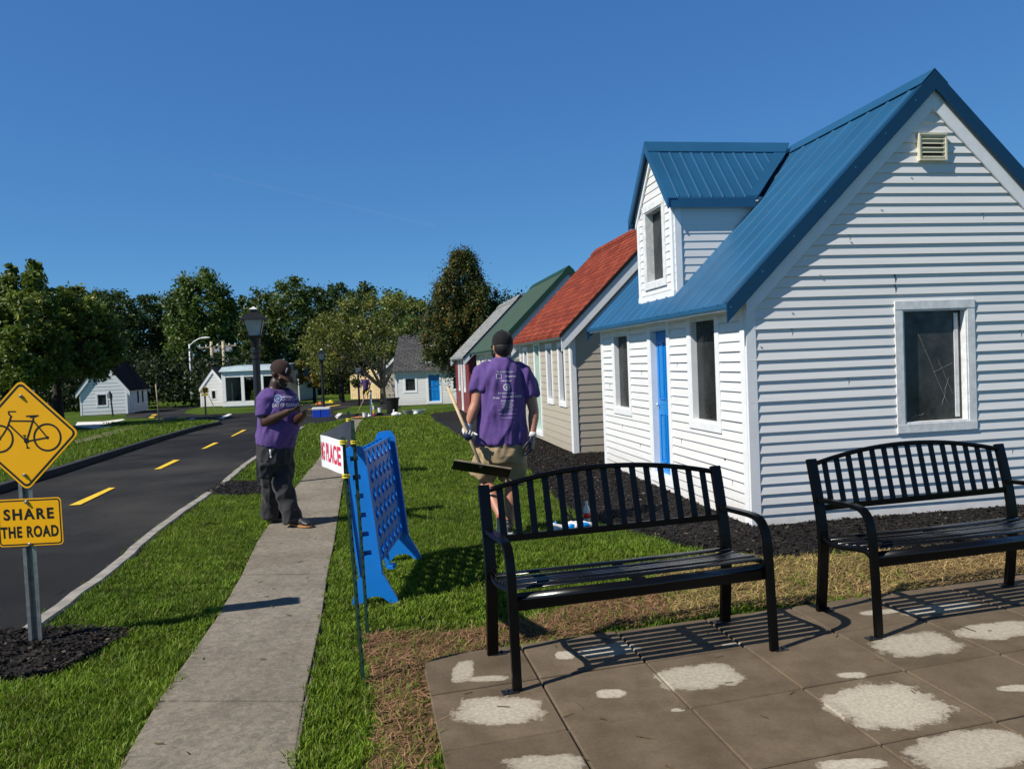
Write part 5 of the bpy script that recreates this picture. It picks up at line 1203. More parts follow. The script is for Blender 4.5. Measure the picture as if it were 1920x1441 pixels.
# shirt
mb = MB()
mb.loft([A(516.5, 834), A(519, 815), A(521.5, 795), A(522, 772), A(519, 752), A(516, 738)], [(.185, .165), (.192, .190), (.195, .205), (.195, .185), (.188, .152), (.122, .095)], side=sA_, n=28, dome=False)
mb.loft([A(516, 742), A(517, 731)], [(.125, .100), (.086, .080)], side=sA_, n=20, dome=False)
seR = shR.lerp(elR, .62); seL = shL.lerp(elL, .55)
mb.loft([A(507, 741, -.05), shR+Vector((0, 0, .01)), seR+Vector((0, 0, -.01))], [(.082, .078), (.084, .082), (.082, .080)], n=18, dome=False)
mb.loft([A(530, 741, .05), shL+Vector((0, 0, .01)), seL], [(.085, .08), (.088, .084), (.080, .078)], n=18, dome=False)
shA = remesh(mb, .009, 6, [M['purple']], 'tshirt', body, fold_fn(.015, 1.3, 1.1, (.3, .2, 1), 2.2))
bv = bvh_of(shA); rt_ = fA.cross(Vector((0, 0, 1))); rt_ = Vector((.66, .75, 0)).normalized(); tw = Vector((.25, -.97, .06)).normalized()
cst = A(536, 748); rr = Vector((.93, .35, -.02))
project_print('shirt_print', shA, M['print'], [txt('DAY OF CARING', .046, .0, -.062, .0012, .72), txt('UNITED WAY', .024, .022, .018, .0008, .8), rect_art(-.03, -.012, .085, -.007), txt('23', .05, .105, .012, .001, .6)], cst, rr, (0, 0, 1), tw, bv)
project_print('shirt_emblem', shA, M['printblue'], [disc_art(-.070, .008, .038, .026), disc_art(-.070, .008, .017, .004), rect_art(-.09, -.04, -.05, -.030)], cst, rr, (0, 0, 1), tw, bv)
# trousers
mb = MB(); mb.loft([A(516, 822), A(516, 845), A(517.5, 868)], [(.170, .152), (.176, .158), (.168, .15)], side=sA_, n=22, dome=False)
mb.loft([hipR+Vector((-.01, 0, .0)), hipR.lerp(knR, .5), knR, knR.lerp(anR, .5), A(506, 967, .24)], [(.102, .108), (.096, .100), (.084, .088), (.080, .084), (.086, .094)], n=18, dome=False)
mb.loft([hipL+Vector((0, 0, .0)), hipL.lerp(knL, .5), knL, knL.lerp(anL, .5), A(550, 976, -.02)], [(.108, .112), (.102, .104), (.088, .090), (.084, .086), (.085, .093)], n=18, dome=False)
mb.loft([A(497, 872, -.17), A(497, 893, -.15)], [(.05, .018), (.052, .022)], side=(1, .2, 0), n=12); mb.loft([A(518, 860), A(519, 884)], [(.12, .10), (.07, .07)], side=sA_, n=16)   # cargo pocket
trA = remesh(mb, .009, 5, [M['greypants']], 'trousers', body, fold_fn(.017, 4.2, 1.2, (.3, 0, 1), 1.8))
mb = MB(); mb.tube([A(506, 842, -.24), A(507, 850, -.245), A(508, 856, -.24)], .006, 8); mb.ell(A(507, 846, -.245), (.010, .008, .016)); mb.ell(A(508, 856, -.24), (.010, .008, .012)); mb.build('key_fob', M['plasticwhite'], trA, True, world=True)
def shoe(parent, heel, dirv, s=1.0, mat='shoe', sole='sole_gum', pitch=0.0, extra=None):
    d = Vector(dirv).normalized(); sd = d.cross(Vector((0, 0, 1))).normalized(); up = sd.cross(d); h_ = Vector(heel)
    m1 = MB(); m1.loft([h_+up*.055*s, h_+d*.06*s+up*.055*s, h_+d*.13*s+up*.048*s, h_+d*.20*s+up*.038*s, h_+d*.245*s+up*.032*s], [(.034*s, .045*s), (.038*s, .050*s), (.042*s, .040*s), (.046*s, .028*s), (.036*s, .020*s)], side=sd, n=16)
    m1.loft([h_+d*.03*s+up*.06*s, h_+d*.02*s+up*.10*s], [(.040*s, .045*s), (.038*s, .042*s)], side=sd, n=14)
    sh_ = remesh(m1, .005, 3, [M[mat]], 'shoe', parent)
    m2 = MB(); P = []
    for a_, w_ in ((-.035, .022), (-.01, .036), (.06, .040), (.14, .046), (.21, .048), (.25, .036), (.272, .015)): P.append((a_, w_))
    poly = [h_+d*a_*s+sd*w_*s for a_, w_ in P]+[h_+d*a_*s-sd*w_*s for a_, w_ in P[::-1]]; m2.prism(poly, up*.020*s); m2.build('sole', M[sole], sh_, world=True, bevel=.003); return sh_
gA1 = G(566, 990, .02); shoe(body, A(550, 985, .03)*1 - Vector((0, 0, A(550, 985, .03).z-.025)), Vector((.80, -.62, 0)), 1.02); p_ = A(512, 978, .34); shoe(body, Vector((p_.x, p_.y, .028)), Vector((.95, -.30, 0)), 1.02)
# cap, phone
def cap(parent, q, Rm, s, matc, brim=1, brimmat=None, down=0.0):
    mb = MB(); Rx = Rm
    vs = []; n, m = 22, 9
    for i in range(m+1):
        t = (math.pi*.56)*i/m
        for k in range(n): a = 2*math.pi*k/n; vs.append(q(.089*math.sin(t)*math.cos(a), -.012+.108*math.sin(t)*math.sin(a), .030+.103*math.cos(t)))
    mb.add(vs, [(i*n+k, (i+1)*n+k, (i+1)*n+(k+1) % n, i*n+(k+1) % n) for i in range(m) for k in range(n)]); c_ = mb.build('cap', M[matc], parent, True, world=True)
    mb = MB(); top = []; b = 12
    for i in range(b+1):
        a = math.pi*(.13+.74*i/b); x = math.cos(a); y = math.sin(a)*brim
        top.append((q(.086*x, -.012+.100*y, .022), q(.088*x*.95, -.012+(.190 if brim > 0 else .150)*y, .022-.030+.012*abs(x)-down)))
    vs = [v for r in top for v in r]; k_ = len(vs); dn = [v-Rm @ Vector((0, 0, .004*s)) for v in vs]
    fs = [(2*i, 2*i+1, 2*i+3, 2*i+2) for i in range(b)]+[(k_+2*i+2, k_+2*i+3, k_+2*i+1, k_+2*i) for i in range(b)]+[(2*i+1, k_+2*i+1, k_+2*i+3, 2*i+3) for i in range(b)]
    mb.add(vs+dn, fs); mb.build('brim', M[brimmat or matc], c_, True, world=True); mb = MB(); mb.ell(q(0, -.012, .134), (.008, .008, .006)); mb.build('button', M[matc], c_, world=True); return c_
cA = cap(body, qA, RA, 1, 'browncap', 1, 'browncap2')
mb = MB(); zz = [(-.010, .030), (.012, .030), (.002, .006), (.013, .006), (-.010, -.026), (-.003, -.002), (-.013, -.002)]
mb.prism([qA(.045+x, .084, .075+z) for x, z in zz], RA @ Vector((.004, .006, .003))); mb.build('cap_emblem', M['print'], cA, world=True)
ph = thing('mobile_phone', A(573, 764, -.42), 'thin black mobile phone held in both hands by the bearded man', 'phone')
mb = MB(); d_ = (A(583, 759, -.42)-A(565, 768, -.44)).normalized(); mb.bar(A(563, 768, -.44), A(583, 759, -.42), .075, .010, Vector((.2, .6, .5))); mb.build('case', M['signblack'], ph, bevel=.003, world=True)
mb = MB(); mb.loft([qA(-.045, .055, -.06), qA(-.03, .085, -.085), qA(0, .096, -.098), qA(.03, .085, -.085), qA(.045, .055, -.06)], [.018, .020, .022, .020, .018], n=10); o = remesh(mb, .006, 2, [M['hair']], 'beard', body)

# --- man walking away with the long tool
YB = 6.92
pb = thing('person', (W(948, 1000, YB).x, YB, 0), 'man seen from behind in purple shirt, khaki shorts and black cap carrying a long tool', 'person')
def B(x, y, dy=0.0): return W(x, y, YB+dy)
sdB = Vector((1, .12, 0))
mb = MB()
mb.loft([B(944, 858), B(944, 832), B(943, 790), B(942, 750), B(942, 715), B(942, 692)], [(.175, .135), (.18, .14), (.17, .125), (.19, .13), (.20, .125), (.17, .09)], side=sdB, n=20)
mb.loft([B(942, 697), B(941, 680), B(941, 662)], [(.10, .075), (.063, .062), (.058, .06)], side=sdB, n=14)
hB = B(941.5, 648.5); qB, RB = head_shape(mb, hB, Vector((-.35, .93, -.05)), (0, 0, 1), 1.06)
sL, eL, wL = B(902, 704, -.02), B(892, 757, -.08), B(875.5, 803, -.12)
sR, eR, wR = B(986, 706, .05), B(1001, 770, .02), B(998, 816, -.06)
for a_, b_, c_ in ((sL, eL, wL), (sR, eR, wR)): mb.loft([a_, a_.lerp(b_, .55), b_], [.062, .055, .046], n=14); mb.loft([b_, b_.lerp(c_, .3), b_.lerp(c_, .75), c_], [.046, .049, .035, .029], n=14)
hL, kL, aL = B(920, 855, 0), B(910, 900, .02), B(938, 966, -.30)
hR, kR, aR = B(963, 855, 0), B(959, 912, .05), B(956, 985, .0)
mb.loft([hL, hL.lerp(kL, .5), kL, kL.lerp(aL, .30), kL.lerp(aL, .65), aL], [.095, .085, .060, .062, .045, .034], n=16)
mb.loft([hR, hR.lerp(kR, .5), kR, kR.lerp(aR, .30), kR.lerp(aR, .65), aR], [.095, .085, .060, .062, .044, .034], n=16)
bB = remesh(mb, .007, 4, [M['skin']], 'body', pb); eyes(bB, qB, .98)
# shirt
mb = MB()
mb.loft([B(941, 831), B(941, 812), B(942, 780), B(941, 745), B(941, 715), B(941.5, 694), B(941.5, 681)], [(.222, .165), (.222, .168), (.212, .16), (.205, .152), (.208, .148), (.190, .122), (.120, .092)], side=sdB, n=30, dome=False)
mb.loft([B(941.5, 684), B(941.5, 672)], [(.112, .090), (.080, .078)], side=sdB, n=20, dome=False)
mb.loft([B(922, 690), B(905, 700, -.01), sL.lerp(eL, .30), sL.lerp(eL, .58)], [(.07, .070), (.078, .080), (.084, .083), (.084, .082)], n=20, dome=False)
mb.loft([B(962, 690), B(982, 702, .04), sR.lerp(eR, .30), sR.lerp(eR, .60)], [(.07, .070), (.076, .080), (.083, .082), (.078, .080)], n=20, dome=False)
shB = remesh(mb, .009, 16, [M['purple']], 'tshirt', bB, fold_fn(.019, 8.8, 1.2, (.16, 0, 1), 3.2))
bv = bvh_of(shB); cB = B(951, 740); tw = Vector((0, -1, .03)); rr = Vector((1, 0, -.02)); uu = Vector((-.02, 0, 1))
art = [txt('This day\'s presenting sponsor', .018, 0, .205, .0004, .72), txt('& Experience', .024, .045, .165, .0008, .75), txt('Gold sponsors', .018, 0, .125, .0005, .85), disc_art(0, .070, .031, .020), disc_art(.003, .07, .012, .002),
       txt('Silver sponsors and partners', .018, 0, .018, .0004, .75), txt('Group', .024, -.095, -.022, .0008, .9), txt('First supporter', .018, 0, -.014, .0005, .75), txt('THORNE', .028, .085, -.014, .0006, .7), txt('Bronze supporters', .018, 0, -.05, .0005, .85)]
art += [rect_art(-.04+random.uniform(-.02, .01), -.075-.018*k, .03+random.uniform(-.02, .03), -.071-.018*k) for k in range(3)] + [rect_art(-.085, -.130, .08, -.1275, 12), rect_art(-.03, -.147, .03, -.144), rect_art(-.08, -.166, .07, -.162, 12), rect_art(-.06, -.20, .06, -.197, 12)]
art += [rect_art(-.085, .145, -.080, .185, 2), rect_art(-.085, .145, -.04, .149), rect_art(-.085, .182, -.04, .186), rect_art(-.042, .145, -.037, .185, 2)]
project_print('shirt_print', shB, M['print'], art, cB, rr, uu, -tw*-1, bv)
# shorts
mb = MB(); mb.loft([B(943, 826), B(943, 842), B(943, 864)], [(.200, .150), (.205, .158), (.190, .155)], side=sdB, n=24, dome=False)
mb.loft([B(919, 850), B(912, 872, .01), B(902, 893, .02)], [(.118, .128), (.120, .128), (.118, .124)], n=20, dome=False)
mb.loft([B(964, 850), B(963, 875, .02), B(958, 900, .04)], [(.112, .128), (.108, .122), (.098, .114)], n=20, dome=False)
mb.loft([B(983, 868, .0), B(981, 888, .0)], [(.025, .06), (.028, .065)], side=(1, 0, 0), n=10)
remesh(mb, .009, 5, [M['khaki']], 'shorts', bB, fold_fn(.016, 2.9, 1.1, (.4, 0, 1), 1.6))
# cap and hair, beard
cap(bB, qB, RB, 1.06, 'blackcloth', 1)
mb = MB(); mb.ell(qB(0, -.030, -.008), (.088, .092, .092), RB); remesh(mb, .007, 2, [M['hair']], 'hair', bB, lambda c: .002*noise.noise(c*150))
mb = MB(); mb.loft([qB(-.062, .03, -.06), qB(-.045, .075, -.09), qB(0, .09, -.105), qB(.045, .075, -.09), qB(.062, .03, -.06)], [.018, .022, .024, .022, .018], n=10); remesh(mb, .006, 2, [M['hair']], 'beard', bB)
# gloves: fingers close on the handle
T0, T1 = B(840, 727, -.08), B(905, 880, -.30); tdir = (T1-T0).normalized()
gp = T0.lerp(T1, (B(874, 812, -.18)-T0).dot(tdir)/(T1-T0).length)
mb = MB(); hand(mb, wL+(wL-eL).normalized()*.01, (gp-wL).normalized()*.6+tdir*.3, Vector((.2, -.55, -.1)), Vector((.3, -.2, -.9)), 1.12, 1.15, .05); mb.loft([wL+(eL-wL).normalized()*.03, wL+(wL-eL).normalized()*.02], [.038, .040], n=14)
gl = remesh(mb, .006, 2, [M['glovewhite']], 'glove', bB)
mb = MB(); mb.ell(gp+Vector((.012, -.02, -.025)), (.045, .03, .045)); remesh(mb, .006, 3, [M['glovenavy']], 'glove_palm', gl)
mb = MB(); hand(mb, wR+(wR-eR).normalized()*.015, Vector((-.12, -.1, -1)), Vector((-.7, .3, 0)), Vector((-.4, -.9, 0)), 1.2, .75, .1); g2 = remesh(mb, .006, 2, [M['glovenavy']], 'glove', bB)
mb = MB(); mb.loft([wR+(eR-wR).normalized()*.025, wR+(wR-eR).normalized()*.015], [.037, .040], n=14, dome=False); mb.build('cuff', M['glovewhite'], g2, True, world=True)
# shoes
p_ = B(957, 998, .0); sR_ = shoe(bB, Vector((p_.x-.01, p_.y-.03, .012)), Vector((-.15, 1, 0)), 1.02, 'shoe', 'sole_white')
p_ = B(939, 974, -.32); sL_ = shoe(bB, Vector((p_.x, p_.y+.02, p_.z+.01)), Vector((.02, .55, -.72)), 1.02, 'shoe', 'sole_white')
mb = MB(); mb.ell(Vector((p_.x+.002, p_.y-.018, p_.z+.035)), (.026, .016, .026)); mb.build('shoe_patch', M['shoered'], sL_, True, world=True)
# the tool
tl = thing('lawn_lute', T0.lerp(T1, .5), 'long wooden handled levelling rake with a wide black blade carried by the walking man', 'tool')
mb = MB(); mb.tube([T0, T0.lerp(T1, .5), T1], .0145, 12); mb.ell(T0, (.0145, .0145, .0145)); mb.build('handle', M['wood'], tl, True, world=True)
L0, L1 = B(847, 873, -.34), B(958, 886, -.34); bd_ = (L1-L0).normalized(); nB = bd_.cross(Vector((0, -1, 0))).normalized()
up_ = Vector((0, 0, 1)); q0, q1 = B(852, 861.5, -.37), B(959, 878, -.37); r1, r0 = B(953, 896, -.29), B(846, 879, -.29)
mb = MB(); yv = Vector((0, .006, .002)); mb.hexa([r0, r1, q1, q0]+[p+yv for p in (r0, r1, q1, q0)]); mb.build('blade', M['rubber'], tl, world=True, bevel=.002)
mb = MB(); mb.bar(q0, q1, .012, .010, Vector((0, 0, 1))); mb.build('blade_rim', M['oldwood'], tl, world=True)
mb = MB(); m_ = q0.lerp(q1, .46); mb.tube([T1-tdir*.05, m_+Vector((0, 0, -.02))], .018, 10); mb.build('socket', M['rubber'], tl, world=True)

# --- far man
YC = 46.0
pc = thing('person', W(687, 748, YC), 'distant man in dark purple shirt and black shorts standing before the board fence', 'person')
def Cc(x, y, dy=0.0): return W(x, y, YC+dy)
kC = 43/FPX*YC/1.75
mb = MB(); sc_ = lambda r: (r[0]*kC, r[1]*kC)
mb.loft([Cc(685.5, 731), Cc(685.5, 722), Cc(685, 713)], [sc_((.17, .13)), sc_((.19, .14)), sc_((.19, .12))], side=(1, 0, 0)); mb.ell(Cc(685, 706.5), (.085*kC, .1*kC, .115*kC)); mb.loft([Cc(685, 712), Cc(685, 708)], [.06*kC, .06*kC])
for x0, x1, x2 in ((679.5, 677.5, 676.5), (690.5, 693, 693.5)): mb.loft([Cc(x0, 713), Cc(x1, 722), Cc(x2, 730)], [.06*kC, .045*kC, .032*kC])
for x0, x1 in ((682.5, 681.5), (688.5, 689)): mb.loft([Cc(x0, 731), Cc(x1, 739), Cc(x1, 747)], [.09*kC, .06*kC, .04*kC]); mb.ell(Cc(x1, 747.5, -.05), (.045*kC, .12*kC, .035*kC))
bC = remesh(mb, .016, 2, [M['skin']], 'body', pc)
mb = MB(); mb.loft([Cc(685.5, 730), Cc(685.5, 722), Cc(685, 713), Cc(685, 710.5)], [sc_((.20, .15)), sc_((.21, .16)), sc_((.22, .14)), sc_((.1, .09))], side=(1, 0, 0), dome=False)
for x0, x1 in ((680, 678), (690.3, 692.6)): mb.loft([Cc(x0, 712.5), Cc(x1, 720)], [.085*kC, .07*kC])
remesh(mb, .016, 2, [simple('dark_purple_cotton', (.05, .03, .13), .9)], 'tshirt', bC)
mb = MB(); mb.loft([Cc(685.5, 729), Cc(685.5, 733)], [sc_((.18, .14)), sc_((.19, .15))], side=(1, 0, 0), dome=False)
for x0, x1 in ((682.7, 682), (688.3, 689)): mb.loft([Cc(x0, 731), Cc(x1, 738)], [.105*kC, .10*kC], dome=False)
remesh(mb, .016, 2, [M['blackcloth']], 'shorts', bC)
mb = MB(); mb.ell(Cc(685, 705.3, .02), (.092*kC, .105*kC, .10*kC)); mb.build('hair', M['hair'], bC, True, world=True)

# ------------------------------------------------------------ small things near and far
def simple_thing(name, loc, label, cat, group=None, rz=0): return thing(name, loc, label, cat, group, rz)
# bag, gloves, shears and bottle by the mulch
gb1 = G(1045, 1000)
t = thing('paper_towel_pack', (gb1.x, gb1.y, 0), 'small white and blue pack lying on the grass behind the left bench', 'pack')
mb = MB(); mb.box((0, 0, .045), (.10, .05, .085), Matrix.Rotation(.3, 3, 'Y')); mb.build('pack', M['plasticwhite'], t, bevel=.01); mb = MB(); mb.ell((.01, -.027, .035), (.03, .004, .014)); mb.ell((-.01, 0, .10), (.012, .012, .014)); mb.build('blue_mark', M['door_blue'], t, True)
gb2 = G(1077, 995)
t = thing('shopping_bag', (gb2.x, gb2.y, 0), 'crumpled white and blue bag beside the water bottle on the grass edge', 'bag')
mb = MB(); mb.ell((0, 0, .04), (.10, .07, .05)); mb.ell((.10, .03, .035), (.07, .05, .045)); b_ = remesh(mb, .008, 1, [M['plasticwhite']], 'bag', None, lambda c: .012*noise.noise(c*28)); b_.parent = t
mb = MB(); mb.ell((-.03, -.055, .05), (.04, .02, .03)); mb.ell((.09, -.012, .055), (.05, .03, .025)); mb.build('blue_panel', M['door_blue'], t, True)
t = thing('garden_shears', (gb2.x-.01, gb2.y+.0, .05), 'black handled shears standing up out of the crumpled bag', 'shears')
for x, y_, nm in ((-.06, .0, 'handle'), (-.02, .0, 'handle')):
    mb = MB(); mb.loft([Vector((0.02, 0, 0)), Vector((x*.5, y_, .08)), Vector((x-.01, y_, .15))], [.008, .010, .008]); mb.build(nm, M['blackcloth'], t, True)
gb3 = G(1101, 982)
t = thing('water_bottle', (gb3.x, gb3.y, 0), 'clear plastic water bottle with a red label standing at the mulch edge', 'bottle')
mb = MB(); mb.lathe([(.030, 0), (.032, .01), (.032, .13), (.026, .155), (.013, .185), (.013, .20)], n=18); mb.build('bottle', simple('clear_plastic', (.55, .6, .6), .15, spec=.6), t, True); mb = MB(); mb.lathe([(.0328, .06), (.0328, .11)], n=18); mb.build('bottle_label', M['red'], t, True); mb = MB(); mb.lathe([(.014, .20), (.014, .215), (.001, .216)], n=14); mb.build('bottle_cap', M['plasticwhite'], t)
# cooler and lamp 2 neighbours
cl = G(597, 785); cl.y += .6
t = thing('cooler', (cl.x-.05, cl.y, gz(cl.y)), 'blue cooler box with white lid by the distant lamp post', 'cooler', None, R(5))
mb = MB(); mb.box((-.13, 0, .17), (.30, .32, .30)); mb.box((.19, 0, .17), (.30, .32, .30)); mb.build('tub', M['plasticblue'], t, bevel=.02); mb = MB(); mb.box((-.13, 0, .36), (.33, .34, .09)); mb.box((.19, 0, .36), (.33, .34, .09)); mb.build('lid', M['plasticwhite'], t, bevel=.02)
mb = MB(); [mb.bar((x, .16, .3), (x, .18, .78), .025, .025) for x in (-.12, .02)]; mb.bar((-.13, .18, .78), (.03, .18, .78), .025, .025); mb.build('handle', M['blackpost'], t)
def blob_thing(name, px_, label, cat, fn, mat, group=None, dy=0, **kw):
    g_ = G(*px_); t = thing(name, (g_.x, g_.y+dy, gz(g_.y+dy)), label, cat, group); mb = MB(); fn(mb); mb.build(kw.get('part', 'body'), M[mat], t, kw.get('smooth', False), bevel=kw.get('bevel', 0)); return t
# bin and tools heap
t = blob_thing('rubbish_bin', (736, 775), 'large black rubbish bin in front of the spreading tree trunk', 'bin', lambda m: (m.lathe([(.20, 0), (.27, .56), (.30, .57), (.30, .61), (.27, .61), (.26, .56), (.19, .04), (.01, .03)], n=20)), 'plasticblack')
t = blob_thing('bucket', (717, 773), 'white paint bucket standing against the black bin', 'bucket', lambda m: m.lathe([(.085, 0), (.10, .20), (.105, .21), (.105, .225), (.095, .225), (.08, .02), (.01, .02)]), 'plasticwhite', dy=-.5)
t = blob_thing('bucket', (684, 782), 'small white tub left of the pale post, nearest the road', 'bucket', lambda m: m.lathe([(.075, 0), (.08, .16), (.086, .17), (.086, .18), (.07, .18), (.06, .02)]), 'plasticwhite')
t = blob_thing('jug', (699, 776), 'yellow detergent jug with a mint green cap beside the pale post', 'jug', lambda m: (m.box((0, 0, .10), (.17, .13, .20)), m.box((0, 0, .27), (.13, .11, .14))), 'plasticyellow', bevel=.02)
mb = MB(); mb.lathe([(.05, .34), (.05, .40), (.03, .44)]); mb.build('cap', M['plasticgreen'], t); mb = MB(); mb.box((.03, -.068, .24), (.08, .01, .12)); mb.build('jug_label', M['plasticwhite'], t)
t = blob_thing('spray_can', (701, 781), 'small red can standing among the tools', 'can', lambda m: m.lathe([(.03, 0), (.03, .10), (.015, .12), (.015, .14)]), 'red')
t = blob_thing('cup', (693, 782), 'crumpled white cup next to the red can', 'cup', lambda m: (m.ell((0, 0, .05), (.07, .05, .05)), m.box((-.03, 0, .10), (.03, .03, .08))), 'plasticwhite', smooth=True)
t = blob_thing('orange_tool', (673, 783), 'orange handled tool lying flat at the end of the sidewalk', 'tool', lambda m: (m.bar((-.17, .02, .02), (.14, .0, .03), .03, .03), m.box((-.22, .02, .02), (.12, .06, .02))), 'orange')
t = blob_thing('rag', (708, 779), 'dark grey cloth heap left of the white paint bucket', 'cloth', lambda m: (m.ell((.02, 0, .05), (.20, .15, .08)), m.ell((-.13, .06, .04), (.10, .08, .06))), 'greypants', smooth=True)
t = blob_thing('garden_hose', (720, 782), 'yellow and green hand tool lying in front of the black bin', 'tool', lambda m: (m.bar((-.30, 0, .02), (-.10, .02, .02), .05, .03), m.bar((-.1, .02, .02), (.3, .0, .02), .03, .02)), 'plasticyellow')
t = blob_thing('plastic_bag', (742, 780), 'white tied plastic bag on the grass right of the bin', 'bag', lambda m: (m.ell((0, 0, .07), (.16, .12, .09)), m.ell((.11, .02, .06), (.12, .10, .07)), m.loft([(-.06, 0, .12), (-.08, 0, .18), (-.06, .02, .22)], [.03, .02, .03])), 'plasticwhite', smooth=True)
t = blob_thing('basin', (765, 777), 'round grey basin on the grass between white bag and pale blue tub', 'basin', lambda m: m.lathe([(.13, 0), (.19, .13), (.21, .15), (.21, .165), (.18, .165), (.12, .02), (.01, .02)]), 'plasticgrey')
t = blob_thing('basin', (786, 777), 'oblong pale blue tub on the grass, rightmost of the cleaning things', 'basin', lambda m: (m.lathe([(.16, 0), (.21, .14), (.25, .16), (.25, .18), (.2, .18), (.14, .02), (.01, .02)])), 'plasticlight')
mb = MB(); mb.ell((-.09, -.2, .07), (.10, .06, .07)); mb.build('cloth', M['plasticwhite'], t, True)
gp_ = G(694, 781); gp2 = gp_.y+.3
t = thing('pale_post', (gp_.x, gp2, gz(gp2)), 'short pale square post supporting the leaning long tool', 'post'); mb = MB(); mb.box((0, 0, .46), (.07, .07, .92)); mb.build('shaft', M['trim_old'], t, bevel=.005); mb = MB(); mb.box((0, 0, .94), (.09, .09, .05)); mb.build('post_cap', M['blackpost'], t)
yl = gp2-.1
t = thing('asphalt_lute', W(645, 794, yl-.4), 'long handled squeegee with black blade leaning on the short pale post', 'tool')
mb = MB(); mb.tube([W(671, 773, yl-.2), W(687, 738, yl), W(689.5, 733, yl)], .016, 8); mb.build('handle', M['wood'], t, True, world=True); mb = MB(); mb.tube([W(687, 739, yl-.01), W(690, 732, yl-.01)], .02, 8); mb.build('yellow_grip', M['plasticyellow'], t, True, world=True); mb = MB(); mb.tube([W(689.5, 733, yl), W(700, 706, yl+.1)], .018, 8); mb.build('upper_handle', M['blackpost'], t, True, world=True)
mb = MB(); a, b = W(650, 794, yl-.5), W(672, 775, yl-.2); mb.bar(a, b, .07, .02, Vector((0, 0, 1))); mb.build('blade', M['rubber'], t, world=True)
g_ = G(661, 747.5); t = thing('yellow_toy', (G(617, 756).x, G(617, 756).y, G(617, 756).z), 'small yellow item lying on the grass beyond the cooler', 'object'); mb = MB(); mb.box((0, 0, .06), (.55, .2, .12)); mb.ell((.1, 0, .12), (.12, .08, .08)); mb.build('body', M['plasticyellow'], t, bevel=.02)
g_ = G(600, 758.5); t = thing('orange_toy', (g_.x, g_.y, g_.z), 'small orange item lying on the grass left of the yellow one', 'object'); mb = MB(); mb.box((0, 0, .05), (.5, .2, .10)); mb.ell((.0, 0, .1), (.14, .08, .06)); mb.build('body', M['orange'], t, bevel=.02)
# garden fork left of the road
g_ = G(300, 805); g_.z += .1; top = W(292, 720, g_.y); t = thing('garden_fork', g_, 'garden fork with a long wooden shaft stuck in the left verge', 'garden fork')
v_ = Vector((top.x-g_.x, 0, top.z-g_.z)); mb = MB(); mb.tube([v_*.16, v_], .022, 8); mb.build('shaft', M['oldwood'], t, True)
mb = MB(); mb.bar(v_*.16+Vector((-.10, 0, 0)), v_*.16+Vector((.10, 0, 0)), .02, .02); [mb.bar(v_*.16+Vector((x, 0, 0)), Vector((x*1.1, 0, -.03)), .012, .012) for x in (-.10, -.035, .035, .10)]; mb.build('tines', M['blackpost'], t)
# small far signs
def far_sign(base, toppx, label, plates, postmat='blackpost', rz=0, wd=.06):
    g_ = G(*base); top = W(toppx[0], toppx[1], g_.y); t = thing('sign_post', g_, label, 'sign'); v_ = top-g_; mb = MB(); mb.bar((0, 0, 0), v_, wd, wd); mb.build('post', M[postmat], t)
    for nm, pts, mat, dy in plates:
        mb = MB(); P = [W(x, y, g_.y-dy)-g_ for x, y in pts]; mb.prism(P, (0, .015, 0)); mb.build(nm, M[mat], t)
    return t
t = far_sign((386, 779), (383.5, 726), 'olive pentagon school crossing sign with a small plate on a black post', [('pentagon_plate', [(376, 731), (383, 722.5), (390.5, 728), (391, 736), (376.5, 737)], 'bronze', .05), ('lower_plate', [(377.5, 738), (390, 737), (390, 741.5), (377.5, 742.5)], 'bronze', .06)])
g_ = G(386, 779); mb = MB()
for x in (381.5, 386): mb.ell(W(x, 728.2, g_.y-.07)-g_, (.05, .01, .05)); mb.prism([W(x+a, y, g_.y-.07)-g_ for a, y in ((-1, 729.5), (1, 729.5), (1.4, 735), (-1.4, 735))], (0, .008, 0))
mb.build('walking_figures', M['signblack'], t)
t = thing('leaning_stick', G(405, 771), 'thin dark stick leaning on the grass beside the school crossing sign', 'stick'); a = t.location; mb = MB(); mb.tube([Vector((0, 0, 0)), W(391, 741, a[1])-Vector(a)], .022, 6); mb.build('stick', M['oldwood'], t)
far_sign((212, 780), (206, 733), 'grey back of a pentagon sign on a leaning black post by the pale grey cottage', [('pentagon_plate', [(200.5, 745), (201, 739), (204.5, 733), (210, 738), (211, 744), (209, 748)], 'galv', -.04), ('lower_plate', [(202, 746), (210.5, 745.5), (210.5, 750), (202.5, 749)], 'trim_old', -.05)])
t = far_sign((674, 760), (671, 690), 'white route sign on a black post between the two small trees and the far man', [('white_plate', [(666.5, 689.5), (675.5, 690), (676, 702.5), (667, 702)], 'signwhite', .05)], wd=.09)
g_ = G(674, 760); vs, fs = text_mesh('ROAD', .13); mb = MB(); o_ = W(671.3, 693.5, g_.y-.075)-g_; mb.add([o_+Vector((v.x, 0, v.y)) for v in vs], fs); vs, fs = text_mesh('107', .20, .01); o_ = W(671.8, 698.8, g_.y-.075)-g_; mb.add([o_+Vector((v.x, 0, v.y)) for v in vs], fs); mb.build('lettering', M['signblack'], t)
